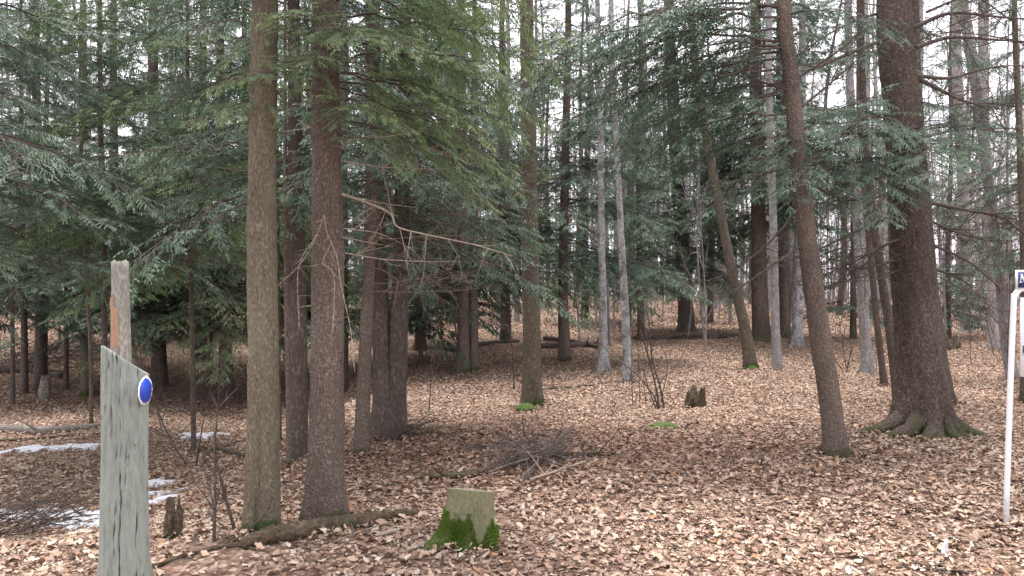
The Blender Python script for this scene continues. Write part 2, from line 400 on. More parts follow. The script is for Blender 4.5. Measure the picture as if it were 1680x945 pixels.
# ------------------------------------------------------------------ trunks
def trunk_mesh(name, ctrl, radii, mat, parent=None, nseg=28, step=0.08, flare=0.5, fh=0.16, lobes=5, seed=0, bark=0.045, origin=None, lobe_amt=0.5, seam=None):
    """ctrl: world points from foot up, radii at these"""
    ctrl = np.asarray(ctrl, float); L = np.linalg.norm(np.diff(ctrl, axis=0), axis=1).sum()
    m = max(6, int(L / step)); m = min(m, 260)
    # denser near the foot
    t = np.linspace(0, 1, m) ** 1.35
    dense = curve(ctrl, 300); s = np.r_[0, np.cumsum(np.linalg.norm(np.diff(dense, axis=0), axis=1))]; s /= s[-1]
    pts = np.stack([np.interp(t, s, dense[:, k]) for k in range(3)], -1)
    # arc length per control
    cs = np.r_[0, np.cumsum(np.linalg.norm(np.diff(ctrl, axis=0), axis=1))]; cs /= cs[-1]
    rad = np.interp(t, cs, radii)
    hh = t * L
    a = np.arange(nseg) * 2 * np.pi / nseg
    g = rng(seed); ph = g.uniform(0, 6.28, 3)
    lob = np.clip(0.5 + 0.5 * np.cos(lobes * a + ph[0] + 0.8 * np.sin(2 * a + ph[1])), 0, 1) ** 1.5
    fl = 1.45 * flare * np.exp(-np.maximum(hh - 0.05, 0) / fh)[:, None] * ((1 - lobe_amt) + 2 * lobe_amt * lob[None])
    rr = rad[:, None] * (1 + fl)
    ca, sa = np.cos(a)[None], np.sin(a)[None]
    r0 = rad[:, None]
    q = 1.0 / 0.045
    n1 = vnoise(ca * r0 * q, sa * r0 * q, hh[:, None] * 9, seed + 1); n2 = vnoise(ca * 1.3, sa * 1.3, hh[:, None] * 1.6, seed + 2)
    n3 = vnoise(ca * r0 * q * 2.2, sa * r0 * q * 2.2, hh[:, None] * 22, seed + 3)
    rr = rr * (1 + bark * (n1 * 1.0 + n3 * 0.7) + 0.05 * n2)
    if seam is not None:
        da = np.angle(np.exp(1j * (a - seam[0])))
        rr = rr * (1 - seam[1] * np.exp(-(da / 0.22) ** 2)[None] * np.clip(1.1 - hh / seam[2], 0, 1)[:, None])
    V = np.stack([pts[:, 0:1] + rr * ca, pts[:, 1:2] + rr * sa, pts[:, 2:3] + 0 * rr], -1).reshape(-1, 3)
    r = np.arange(m - 1)[:, None] * nseg; i = np.arange(nseg)[None]; j = (i + 1) % nseg
    f = np.stack([r + i, r + j, r + nseg + j, r + nseg + i], -1).reshape(-1, 4)
    V = np.vstack([V, pts[-1:]]); k = np.arange(nseg)
    cap = np.stack([(m - 1) * nseg + k, (m - 1) * nseg + (k + 1) % nseg, np.full(nseg, m * nseg)], -1)
    if origin is not None: V = V - np.asarray(origin)
    return mesh_obj(name, V, [f, cap], [mat], parent, smooth=True)

def wpath(pix, Y, top=None, sink=0.12, dY=0.0):
    """pix: (px,py,width px) from foot to top of the frame; returns ctrl, radii, base"""
    ctrl = []; rad = []
    for k, (px, py, wd) in enumerate(pix):
        yy = Y + dY * k
        ctrl.append(at(px, py, yy)); rad.append(wd * 0.5 / F * yy)
    base = ctrl[0].copy(); base[2] = float(H(base[0], base[1]))
    c0 = base.copy(); c0[2] -= sink; ctrl[0] = c0
    if top:
        d = ctrl[-1] - ctrl[-2]; d = d / d[2] * 0.6
        n = 3; z = ctrl[-1][2]; last = ctrl[-1]; lr = rad[-1]
        for i in range(1, n + 1):
            dz = (top - z) * i / n
            ctrl.append(last + np.array([d[0] * dz * 0.25, d[1] * dz * 0.25, dz])); rad.append(lr * (1 - 0.78 * i / n))
    return np.array(ctrl), np.array(rad), base

# ------------------------------------------------------------------ hemlock boughs
def bough_template(seed, L=2.0, detail=2, sparse=0.0, twig=0.07):
    """flat drooping spray along +X, real size L metres. returns wood segs and needle quads"""
    g = rng(seed)
    n = 22; s = np.linspace(0, 1, n)
    sway = np.cumsum(g.normal(0, 0.012, n)) * L
    zc = L * (0.05 * np.sin(s * 2.4) - (0.13 + 0.03 * (seed % 4)) * s ** 2.2) + np.cumsum(g.normal(0, 0.006, n)) * L
    ax = np.stack([s * L * 0.97, sway, zc], -1)
    segs = [(ax[i], ax[i + 1], 0.011 * L / 2 * (1 - s[i]) + 0.0015, 0.011 * L / 2 * (1 - s[i + 1]) + 0.0012) for i in range(n - 1)]
    tw = []   # (p, dir, len, nrm, tone)
    step2 = 0.042 if detail >= 2 else 0.068
    s2 = 0.16; side = 1
    while s2 < 1.0:
        i = min(int(s2 * (n - 1)), n - 2); f = s2 * (n - 1) - i; p = ax[i] * (1 - f) + ax[i + 1] * f
        d = ax[i + 1] - ax[i]; d /= np.linalg.norm(d)
        if g.uniform() > sparse * 0.7:
            l2 = L * 0.40 * ((1 - s2) ** 0.75) * (0.5 + 0.5 * min(1, s2 / 0.35)) * g.uniform(0.55, 1.15) + 0.08
            an = side * math.radians(g.uniform(42, 66)); ca, sa = math.cos(an), math.sin(an)
            d2 = np.array([d[0] * ca - d[1] * sa, d[0] * sa + d[1] * ca, d[2] + g.normal(0.02, 0.10)]); d2 /= np.linalg.norm(d2)
            m = max(3, int(l2 / 0.09)); pp = [p.copy()]; dd = d2.copy()
            for k in range(m):
                dd = dd + np.array([d[0] * 0.05 + g.normal(0, .05), d[1] * 0.05 + g.normal(0, .05), -0.055 + g.normal(0, .03)]); dd /= np.linalg.norm(dd)
                pp.append(pp[-1] + dd * l2 / m)
            pp = np.array(pp)
            for k in range(m): segs.append((pp[k], pp[k + 1], 0.0035 * (1 - k / m) + 0.001, 0.0035 * (1 - (k + 1) / m) + 0.001))
            st3 = 0.018 if detail >= 3 else (0.024 if detail == 2 else 0.06)
            s3 = 0.05 + g.uniform(0, 0.03); sd = 1
            bare = 0.25 * l2 * (1 - s2)
            while s3 < l2:
                k = min(int(s3 / l2 * m), m - 1); f = s3 / l2 * m - k; q = pp[k] * (1 - f) + pp[k + 1] * f
                e = pp[k + 1] - pp[k]; e /= np.linalg.norm(e)
                if s3 > bare * g.uniform(0.3, 1.4) and g.uniform() > sparse * 0.6:
                    an = sd * math.radians(g.uniform(35, 65)); ca, sa = math.cos(an), math.sin(an)
                    e2 = np.array([e[0] * ca - e[1] * sa, e[0] * sa + e[1] * ca, e[2] + g.normal(-0.10, 0.16)]); e2 /= np.linalg.norm(e2)
                    tl = twig * g.uniform(0.5, 1.5) * (1.25 - 0.6 * s3 / l2)
                    if detail < 2: tl *= 1.35
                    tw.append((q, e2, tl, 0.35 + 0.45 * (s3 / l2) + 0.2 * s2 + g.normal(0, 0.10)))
                sd = -sd; s3 += st3 * g.uniform(0.6, 1.4) * 0.5
            tw.append((pp[-1], e, twig, 0.9))
        side = -side; s2 += step2 * g.uniform(0.5, 1.5) * (2.0 / L) * 0.55
    P = np.array([t[0] for t in tw]); D = np.array([t[1] for t in tw]); Ln = np.array([t[2] for t in tw]); T = np.array([t[3] for t in tw])
    up = np.array([0, 0, 1.]) + g.normal(0, 0.35, P.shape); U = np.cross(D, up); U /= np.linalg.norm(U, axis=1, keepdims=True)
    nd = 3 if detail >= 3 else (2 if detail == 2 else 1)
    Vs = []; Ts = []
    wd = 0.0050 if detail >= 3 else (0.0066 if detail == 2 else 0.019)
    for k in range(nd):
        a0 = k / nd; a1 = (k + 1) / nd + 0.02; am = a0 * 0.45 + a1 * 0.55
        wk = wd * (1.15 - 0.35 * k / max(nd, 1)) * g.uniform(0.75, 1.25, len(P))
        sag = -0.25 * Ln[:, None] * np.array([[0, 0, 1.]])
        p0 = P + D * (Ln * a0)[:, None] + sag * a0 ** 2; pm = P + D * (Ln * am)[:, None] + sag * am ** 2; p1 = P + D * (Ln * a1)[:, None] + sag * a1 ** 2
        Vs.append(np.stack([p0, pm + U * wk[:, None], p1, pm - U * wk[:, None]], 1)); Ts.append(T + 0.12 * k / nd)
    Q = np.concatenate(Vs); TT = np.repeat(np.concatenate(Ts), 4)
    return dict(seg=[np.array([x[i] for x in segs]) for i in range(4)], V=Q.reshape(-1, 3), T=np.clip(TT, 0, 1), L=L)

TH = [bough_template(100 + i, 2.0, 3, 0.06 * (i % 3), 0.047) for i in range(6)]
TM = [bough_template(200 + i, 2.0, 2, 0.12 * (i % 3), 0.058) for i in range(6)]
TS = [bough_template(300 + i, 2.0, 1, 0.15 * (i % 3), 0.10) for i in range(6)]

def place_boughs(lst, T, seed, tonev=0.12):
    """lst: (point, azimuth, length, pitch, roll)"""
    g = rng(seed); lst = [b for b in lst if b[0][2] < 1.9 + 0.40 * abs(b[0][1]) or g.uniform() < 0.32]; NV = []; NT = []; S0 = []; S1 = []; R0 = []; R1 = []
    for (p, az, L, pitch, roll) in lst:
        tp = T[g.integers(0, len(T))]; k = L / tp['L']
        ca, sa = math.cos(az), math.sin(az); cp, sp = math.cos(pitch), math.sin(pitch); cr, sr = math.cos(roll), math.sin(roll)
        Rr = np.array([[1, 0, 0], [0, cr, -sr], [0, sr, cr]]); Rp = np.array([[cp, 0, -sp], [0, 1, 0], [sp, 0, cp]])
        Rz = np.array([[ca, -sa, 0], [sa, ca, 0], [0, 0, 1]]); M = (Rz @ Rp @ Rr).T * k
        flip = np.array([1, g.choice([-1, 1]), 1])
        NV.append((tp['V'] * flip) @ M + p); NT.append(np.clip(tp['T'] + g.normal(0, tonev), 0, 1))
        s = tp['seg']; S0.append((s[0] * flip) @ M + p); S1.append((s[1] * flip) @ M + p); R0.append(s[2] * k); R1.append(s[3] * k)
    return np.concatenate(NV), np.concatenate(NT), np.concatenate(S0), np.concatenate(S1), np.concatenate(R0), np.concatenate(R1)

def crown_obj(name, lst, T, seed, origin, parent, needle=None, wood=None, tonev=0.12):
    NV, NT, S0, S1, R0, R1 = place_boughs(lst, T, seed, tonev)
    sv, sq = seg_mesh(S0, S1, R0, R1, 3)
    q = np.arange(len(NV)).reshape(-1, 4)
    V = np.concatenate([NV, sv]) - np.asarray(origin)
    tn = np.concatenate([NT, np.full(len(sv), 0.5)])
    mi = np.r_[np.zeros(len(q)), np.ones(len(sq))]
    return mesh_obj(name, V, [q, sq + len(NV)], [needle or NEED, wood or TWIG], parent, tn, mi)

def ring_boughs(path, z0, z1, n, Lmax, g, azr=None, droop=(-0.25, 0.1), shape='cone', Lmin=0.5):
    """boughs spread along a trunk path between heights"""
    out = []; zs = path[:, 2]
    for i in range(n):
        z = z0 + (z1 - z0) * (i + g.uniform()) / n
        p = np.array([np.interp(z, zs, path[:, 0]), np.interp(z, zs, path[:, 1]), z])
        az = g.uniform(0, 2 * np.pi) if azr is None else g.uniform(*azr)
        f = (z - z0) / (z1 - z0)
        L = Lmax * (1 - 0.75 * f ** 1.3) * g.uniform(0.6, 1.1) if shape == 'cone' else Lmax * g.uniform(0.55, 1.05)
        out.append((p, az, max(L, Lmin), g.uniform(*droop), g.normal(0, 0.15)))
    return out

# recursive bare branching -> segments
def twiggy(p, d, L, r, g, depth, segs, curl=0.12, up=0.0, nb=4, spread=0.9, ratio=0.55):
    m = max(3, int(L / 0.18)) if depth > 0 else max(2, int(L / 0.25)); m = min(m, 12)
    d = d / np.linalg.norm(d); q = p.copy(); pts = [q.copy()]
    for k in range(m):
        d = d + g.normal(0, curl, 3) + np.array([0, 0, up]); d /= np.linalg.norm(d)
        q2 = q + d * L / m; segs.append((q, q2, r * (1 - 0.8 * k / m), r * (1 - 0.8 * (k + 1) / m))); q = q2; pts.append(q)
    if depth > 0:
        for b in range(nb):
            s = g.uniform(0.2, 0.95); k = min(int(s * m), m - 1)
            dd = pts[k + 1] - pts[k]; dd /= np.linalg.norm(dd)
            v = g.normal(0, 1, 3); v -= dd * v.dot(dd); v /= np.linalg.norm(v)
            twiggy(pts[k], dd + v * spread * g.uniform(0.6, 1.2), L * ratio * g.uniform(0.5, 1.1) * (1.1 - 0.5 * s), max(r * 0.5, 0.0012), g, depth - 1, segs, curl, up, nb, spread, ratio)
    return q

def segs_obj(name, segs, mat, parent=None, origin=(0, 0, 0), n=4, kind=None):
    V, q = seg_mesh([s[0] for s in segs], [s[1] for s in segs], [s[2] for s in segs], [s[3] for s in segs], n)
    o = mesh_obj(name, V - np.asarray(origin), [q], [mat], parent, smooth=True)
    return o

def copy_tree(o, parent=None):
    c = o.copy(); COL.objects.link(c); c.parent = parent
    for ch in list(o.children): copy_tree(ch, c)
    return c
# ------------------------------------------------------------------ the trees one can single out
def single_tree(name, label, cat, pix, mat, top=11, seed=0, Y=None, dY=0.0, group=None, boughs=None, T=None, needle=None, wood=None, tonev=0.12, dead=None, deadmat=None, **kw):
    base = gp(pix[0][0], pix[0][1]) if Y is None else at(pix[0][0], pix[0][1], Y)
    Yb = float(base[1]) + pix[1][2] * 0.5 / F * float(base[1]) * 0.8
    ctrl, rad, b = wpath(pix, Yb, top, dY=dY)
    root = empty(name, b, label, cat, group)
    trunk_mesh('trunk', ctrl, rad, mat, root, origin=b, seed=seed, **kw)
    path = curve(ctrl, 60)
    if boughs:
        lst = boughs(path, rng(seed + 50))
        crown_obj('crown', lst, T or TM, seed, b, root, needle, wood, tonev)
    if dead:
        for segs in dead(path, rng(seed + 90), b, Yb):
            segs_obj('branch', segs, deadmat or TWIG, root, b, 5)
    return root, path, b

def pz(path, z):
    return np.array([np.interp(z, path[:, 2], path[:, 0]), np.interp(z, path[:, 2], path[:, 1]), z])

PI = math.pi
# --- tree A, slim olive trunk
def bA(path, g):
    return ring_boughs(path, 4.6, 10, 40, 1.9, g)
def dA(path, g, b, Y):
    out = []
    for z, az, L, r in ((3.52, -0.5, 0.10, 0.016), (2.3, PI, .16, .006), (1.9, -2.0, .12, .005)):
        s = []; p = pz(path, z); d = np.array([math.cos(az), math.sin(az), 0.15]); twiggy(p, d, L + 0.09, r, g, 0, s, 0.1); out.append(s)
    for (px, py, ex, ey) in ((410, 225, 300, 262), (408, 130, 340, 120), (408, 330, 330, 380)):
        p = at(px, py, Y); e = at(ex, ey, Y + 0.2); s = []; twiggy(p, e - p, np.linalg.norm(e - p), .006, g, 1, s, 0.07, nb=3, ratio=0.35); out.append(s)
    return out
single_tree('hemlock_tree', 'slim straight olive-brown trunk nearest the grey post, moss in the seam at its foot', 'tree',
            [(428, 878, 50), (431, 780, 50), (432, 600, 49), (430, 400, 46), (431, 200, 43), (435, 0, 42)], BARK_A, 11, 1, nseg=56, step=0.03,
            flare=0.3, fh=0.26, lobes=3, lobe_amt=.3, seam=(-PI / 2 + 0.02, 0.34, 1.5), boughs=bA, T=TM, dead=dA, deadmat=TWIG)

# --- tree B, straight brown trunk with the bright bough
def bB(path, g):
    out = ring_boughs(path, 4.3, 10, 46, 2.0, g)
    sp = [(3.95, -0.35, 1.9, -.10), (3.75, -0.75, 1.7, -.15), (3.70, 0.05, 1.7, -.12), (3.50, -0.55, 1.75, -.16), (3.42, -0.2, 1.65, -.14), (3.25, -0.9, 1.35, -.22),
          (3.2, 0.15, 1.6, -.2), (3.0, -0.45, 1.35, -.25), (2.85, -0.05, 1.45, -.28), (3.55, -1.3, 1.35, -.25), (3.6, -2.0, 1.1, -.3),
          (3.75, -0.5, 1.4, .05), (3.85, -1.0, 1.5, -.05), (4.1, -0.1, 1.8, -.05), (3.1, -1.7, .9, -.35), (3.9, -2.3, 1.2, -.35), (4.1, -1.5, 1.5, -.2),
          (3.05, -1.45, 1.0, -.15), (2.95, -1.9, .9, -.2), (3.15, -1.1, 1.25, -.12), (2.75, -1.2, .85, -.2), (2.9, -2.3, 1.0, -.3), (3.1, -2.7, .9, -.35), (2.8, -.8, 1.1, -.2), (3.2, -1.7, 1.1, -.1), (3.0, -.2, 1.4, -.15), (3.1, -.6, 1.5, -.1), (2.6, -.5, .9, -.25),
          (3.3, 0.5, 1.6, -.2), (3.0, 0.35, 1.5, -.28), (2.75, 0.3, 1.4, -.35), (3.6, 0.35, 1.6, -.1), (4.2, -0.8, 1.7, -.12), (3.35, -2.4, 0.9, -.4), (2.95, 0.7, 1.5, -.3)]
    for z, az, L, pt in sp: out.append((pz(path, z), az + g.normal(0, .05), L, pt, g.normal(0, 0.25)))
    return out
def dB(path, g, b, Y):
    out = []
    # pale arching dead limb to the right with hanging twigs
    c = [at(558, 318, Y), at(600, 332, Y - .05), at(640, 350, Y - .1), at(652, 372, Y - .15), at(700, 385, Y - .2), at(780, 402, Y - .2), at(840, 420, Y - .2)]
    P = curve(c, 28); s = [(P[i], P[i + 1], .0095 * (1 - i / 30) + .001, .0095 * (1 - (i + 1) / 30) + .001) for i in range(27)]
    for k in range(6, 27, 2):
        dd = np.array([g.normal(0, .5), g.normal(0, .5), -1.0 if g.uniform() < .35 else g.normal(0, .4)])
        twiggy(P[k], dd + (P[k] - P[k - 1]) * 6, g.uniform(.2, .45), .0028, g, 1, s, 0.14, nb=4, ratio=.5)
    out.append(s)
    # strings of beaded hanging twigs in front of the trunk
    for pts in ([(532, 352), (520, 385), (495, 430), (455, 470)], [(532, 352), (536, 380), (552, 420), (560, 470), (575, 540), (582, 610)],
                [(543, 400), (530, 430), (548, 455), (546, 545)], [(520, 385), (490, 440), (491, 540)]):
        P = curve([at(x_, y_, Y - .16) for x_, y_ in pts], 40); s = []
        for i in range(39):
            rr = 0.0042 if i % 2 else 0.0022
            s.append((P[i], P[i + 1], rr, rr * .9))
            if i % 5 == 4: twiggy(P[i], g.normal(0, 1, 3) * np.array([1, 1, .5]) + np.array([0, 0, -.5]), g.uniform(.06, .16), .0018, g, 0, s, .1)
        out.append(s)
    for z, az, L in ((2.7, 2.8, .5), (2.25, .3, .6), (1.95, -.3, .45), (2.0, 0.9, .8), (2.55, -.2, .7), (1.5, 3.0, .25), (2.45, .1, .9), (1.85, .25, .9)):
        s = []; twiggy(pz(path, z), np.array([math.cos(az), math.sin(az), -.1]), L, .0055, g, 2, s, .12, nb=3, ratio=.5); out.append(s)
    return out
single_tree('hemlock_tree', 'straight brown trunk with bright green boughs and pale hanging dead twigs, by the mossy log', 'tree',
            [(530, 866, 56), (533, 790, 56), (537, 600, 54), (538, 400, 50), (535, 200, 46), (534, 0, 42)], BARK_HEM, 12, 2, nseg=64, step=0.028,
            flare=0.62, fh=0.22, lobes=6, lobe_amt=.22, boughs=bB, T=TH, needle=NEED_B, dead=dB, deadmat=TWIG_PALE)

# --- the big tree on the right
def bT(path, g):
    out = ring_boughs(path, 6.6, 13, 50, 3.0, g)
    for z, az, L, pt in ((3.45, -2.5, 2.4, -.12), (3.35, -2.2, 2.3, -.16), (3.2, -2.75, 2.6, -.1), (3.15, -1.9, 2.0, -.22), (3.3, -1.3, 1.5, -.2), (3.1, -0.7, 1.1, -.1),
                         (3.4, -1.0, 1.3, -.2), (2.85, -2.4, 1.9, -.2), (3.5, -2.9, 2.2, -.05), (3.0, -2.6, 2.5, -.22), (2.75, -2.0, 1.3, -.3), (3.25, -2.35, 2.7, -.2), (2.9, -2.85, 2.4, -.1), (3.35, -1.6, 1.6, -.3),
                         (3.0, -2.1, 2.2, -.3), (2.6, -2.7, 1.8, -.2), (3.6, -2.6, 2.0, -.15)):
        out.append((pz(path, z), az, L, pt, g.normal(0, .2)))
    return out
def dT(path, g, b, Y):
    out = []
    L = [  # px control points of the long bare limbs
        [(1500, 45), (1560, 22), (1640, 28), (1720, 35)], [(1502, 78), (1560, 62), (1640, 66), (1720, 72)], [(1505, 125), (1560, 128), (1620, 112), (1700, 105)],
        [(1508, 130), (1580, 165), (1650, 180)], [(1515, 330), (1570, 342), (1625, 350), (1700, 345)], [(1615, 350), (1650, 360), (1690, 395)],
        [(1515, 225), (1580, 212), (1640, 216), (1700, 235)], [(1520, 360), (1580, 385), (1650, 400)], [(1525, 400), (1590, 430), (1640, 470), (1655, 462)],
        [(1465, 60), (1400, 85), (1330, 115), (1250, 150)], [(1470, 350), (1420, 372), (1340, 410), (1280, 430)], [(1460, 15), (1390, 40), (1330, 75), (1290, 110)],
        [(1475, 390), (1400, 430), (1310, 470)], [(1520, 20), (1580, -5), (1640, -20)], [(1530, 440), (1580, 460), (1620, 500)], [(1475, 425), (1420, 440), (1370, 425)]]
    for k, pts in enumerate(L):
        n = 22; P = curve([at(x_, y_, Y + (-.12 + .1 * (k % 3)) * i) for i, (x_, y_) in enumerate(pts)], n)
        r0 = .026 if k < 5 or k == 9 else .017
        s = [(P[i], P[i + 1], r0 * (1 - .85 * i / n), r0 * (1 - .85 * (i + 1) / n)) for i in range(n - 1)]
        for j in range(3, n - 1, 1):
            dd = g.normal(0, .7, 3); dd[2] = g.normal(-.25, .5); twiggy(P[j], dd + (P[j + 1] - P[j]) * 5, g.uniform(.25, .75), .005, g, 2, s, .14, nb=3, ratio=.5)
        out.append(s)
    for k in range(14):
        z = g.uniform(1.4, 6.0); az = g.choice([0, PI]) + g.uniform(-.9, .9); s = []
        twiggy(pz(path, z), np.array([math.cos(az), math.sin(az), g.normal(0, .15)]), g.uniform(.6, 1.6), .009, g, 2, s, .1, nb=5, ratio=.5); out.append(s)
    return out
rootT, pathT, bTg = single_tree('hemlock_tree', 'largest trunk, reddish brown with spreading mossy roots, on the right of the clearing', 'tree',
            [(1517, 712, 80), (1512, 640, 74), (1500, 480, 67), (1489, 300, 60), (1477, 150, 55), (1466, 0, 52)], BARK_RED, 14, 3, nseg=96, step=0.035,
            flare=0.52, fh=0.22, lobes=7, lobe_amt=.5, boughs=bT, T=TH, dead=dT, deadmat=TWIG, bark=.04)
# root ridges running out into the leaves
for k, (az, L, r) in enumerate(((PI * 1.03, .72, .09), (-2.5, .6, .10), (-1.9, .48, .08), (-1.2, .40, .07), (-.6, .50, .07), (-.1, .48, .065))):
    P = []
    for i in range(12):
        s = i / 11; rr = .22 + L * s; a_ = az + .15 * math.sin(s * 4 + k)
        x_ = bTg[0] + rr * math.cos(a_); y_ = bTg[1] + rr * math.sin(a_); P.append([x_, y_, float(H(x_, y_)) + .17 * (1 - s) ** 2.2 - .02 * s])
    V, fs = tube(np.array(P) - bTg, [r * (1.1 - .8 * i / 11) for i in range(12)], 10, True, .25, k)
    mb = MB(); mb.add(V, fs); mb.build('root', BARK_RED, rootT, True)

# --- leaning tree P
def bP(path, g):
    out = ring_boughs(path, 4.6, 11, 44, 2.3, g)
    for z, az, L, pt in ((4.1, 2.8, 2.4, -.05), (3.9, -2.9, 2.2, -.1), (4.3, 3.0, 2.6, 0), (3.6, 2.6, 2.0, -.15), (4.4, -2.4, 2.0, -.15), (3.5, 3.1, 2.0, -.18), (4.2, -1.2, 1.5, -.3), (4.4, 0.2, 1.2, -.2), (3.8, 2.2, 2.1, -.1), (3.3, 2.9, 1.9, -.15), (3.7, 3.3, 2.4, -.1), (4.0, 3.1, 2.8, -.06), (4.35, 2.7, 2.9, -.06), (3.9, 2.5, 2.6, -.1), (4.2, 3.4, 2.6, -.1), (3.1, 2.6, 1.6, -.2), (3.5, 2.3, 2.0, -.15)):
        out.append((pz(path, z), az, L, pt, g.normal(0, .25)))
    return out
def dP(path, g, b, Y):
    out = []
    for k, pts in enumerate([[(1290, 12), (1190, 5), (1090, 25), (1020, 20)], [(1293, 80), (1240, 75), (1150, 95), (1080, 130), (1040, 150)], [(1298, 150), (1240, 130), (1180, 100)],
                             [(1305, 130), (1380, 80), (1430, 30)], [(1300, 250), (1235, 290), (1180, 350)], [(1318, 330), (1260, 400), (1190, 450), (1120, 470)],
                             [(1320, 400), (1260, 440), (1200, 480), (1165, 490)], [(1310, 180), (1370, 130), (1450, 60)], [(1325, 300), (1380, 330), (1440, 400)]]):
        n = 20; P = curve([at(x_, y_, Y + .1 * i * (k % 3 - 1)) for i, (x_, y_) in enumerate(pts)], n); r0 = .015
        s = [(P[i], P[i + 1], r0 * (1 - .85 * i / n), r0 * (1 - .85 * (i + 1) / n)) for i in range(n - 1)]
        for j in range(3, n - 1):
            dd = g.normal(0, .7, 3); dd[2] = g.normal(-.2, .5); twiggy(P[j], dd + (P[j + 1] - P[j]) * 5, g.uniform(.2, .6), .004, g, 2, s, .14, nb=3, ratio=.5)
        out.append(s)
    return out
single_tree('hemlock_tree', 'slender brown trunk leaning left, standing alone in front of the largest tree', 'tree',
            [(1374, 752, 38), (1366, 690, 36), (1350, 580, 34), (1330, 440, 31), (1312, 280, 28), (1298, 130, 25), (1286, 0, 23)], BARK_HEM, 11, 4, nseg=48, step=0.035,
            flare=0.42, fh=0.12, boughs=bP, T=TM, dead=dP)

# --- trunks behind B
def bMid(z0, z1, n, L, az=None, droop=(-.3, .05)):
    return lambda path, g: ring_boughs(path, z0, z1, n, L, g, az, droop)
def dTw(n, z0, z1, L, az=(0, 2 * PI), r=.007, nb=5, depth=2):
    def f(path, g, b, Y):
        out = []
        for k in range(n):
            z = g.uniform(z0, z1); a_ = g.uniform(*az); s = []
            twiggy(pz(path, z), np.array([math.cos(a_), math.sin(a_), g.normal(-.08, .15)]), L * g.uniform(.6, 1.2), r, g, depth, s, .09, nb=nb, ratio=.5); out.append(s)
        return out
    return f
single_tree('hemlock_tree', 'thin dark trunk between the two foremost trunks, its foot behind them', 'tree',
            [(489, 757, 30), (489, 600, 29), (487, 400, 26), (484, 200, 22), (482, 0, 19)], BARK_DARK, 11, 5, flare=.25,
            boughs=bMid(2.4, 9.5, 75, 2.2), T=TM, dead=dTw(14, 1.6, 3.6, 1.1), deadmat=TWIG)
single_tree('young_tree', 'very thin bare stem just left of the thin dark trunk', 'tree', [(474, 772, 9), (473, 640, 9), (470, 500, 8), (468, 300, 7)], BARK_HEM, 6, 6, nseg=10, flare=.2)
single_tree('young_tree', 'thin dark stem directly behind the slim olive-brown trunk', 'tree', [(458, 728, 9), (456, 600, 9), (455, 400, 8), (452, 200, 7)], BARK_DARK, 7, 7, nseg=10, flare=.2)
single_tree('hemlock_tree', 'narrow brown trunk leaning slightly right between the straight brown trunk and the twin trunk', 'tree',
            [(593, 748, 24), (595, 680, 23), (600, 560, 21), (606, 420, 19), (608, 250, 16), (606, 80, 14)], BARK_HEM, 9, 8, nseg=24, flare=.25,
            boughs=bMid(2.5, 8.5, 60, 1.9, (-1.8, 1.4)), T=TM, dead=dTw(18, 1.5, 3.2, 1.4, (-1.3, 1.0), .005, 5, 2), deadmat=TWIG_RED)
# twin trunk
def bE(path, g):
    return ring_boughs(path, 2.1, 11, 130, 2.4, g, None, (-.32, .02))
rE, pE, bEg = single_tree('hemlock_tree', 'twin-stemmed grey-brown tree with dark flared foot right of the straight brown trunk', 'tree',
            [(636, 718, 56), (630, 650, 34), (626, 560, 29), (622, 440, 27), (618, 300, 24), (614, 120, 21)], BARK_DARK, 13, 9, nseg=40, flare=.4, fh=.2,
            boughs=bE, T=TM, dead=dTw(22, 1.5, 3.4, 1.7, (-1.6, 1.0), .006, 5, 2), deadmat=TWIG_RED)
c_, r_, _ = wpath([(645, 716, 46), (650, 650, 33), (654, 560, 30), (658, 440, 27), (660, 300, 24), (664, 120, 20)], float(bEg[1]), 12)
trunk_mesh('trunk', c_, r_, BARK_DARK, rE, origin=bEg, seed=19, nseg=36, flare=.25)

rng_ = rng(77)
# F twin behind
single_tree('hemlock_tree', 'left one of a close pair of brown trunks under low green boughs', 'tree', [(757, 612, 24), (760, 560, 20), (760, 470, 19), (758, 300, 17)], BARK_HEM, 10, 21, nseg=24, flare=.35,
            boughs=bMid(1.1, 9.5, 110, 2.4), T=TM, dead=dTw(24, 1.0, 3, 1.6), deadmat=TWIG_RED)
single_tree('hemlock_tree', 'right one of a close pair of brown trunks under low green boughs', 'tree', [(777, 610, 18), (777, 560, 16), (776, 470, 15), (778, 300, 14)], BARK_HEM, 9, 22, nseg=24, flare=.3,
            boughs=bMid(1.5, 8.5, 50, 2.0), T=TM)
single_tree('hardwood_tree', 'mottled tan trunk with a bright moss collar at its foot in mid wood', 'tree',
            [(875, 668, 33), (873, 600, 30), (871, 480, 28), (869, 340, 26), (867, 180, 24), (864, 0, 22)], BARK_MOSSY, 14, 23, nseg=36, flare=.35, fh=.2,
            dead=dTw(10, 3.5, 7, 1.2, r=.01), deadmat=TWIG)
single_tree('hemlock_tree', 'thin straight brown trunk just right of the moss-collared one', 'tree', [(927, 592, 20), (924, 500, 17), (925, 380, 15), (928, 240, 13), (932, 60, 11)], BARK_HEM, 13, 24, nseg=20, flare=.3,
            boughs=bMid(1.9, 9, 145, 2.9), T=TM, dead=dTw(24, 1.4, 5, 1.9), deadmat=TWIG)
single_tree('birch_tree', 'pale grey blotched trunk, left one of the two pale trunks in the middle', 'tree', [(990, 610, 18), (990, 560, 15), (988, 440, 12), (986, 320, 11), (985, 180, 9), (980, 0, 8)], BARK_BIRCH, 16, 25, nseg=24, flare=.35,
            dead=dTw(8, 5, 9, 1.8, r=.012), deadmat=TWIG)
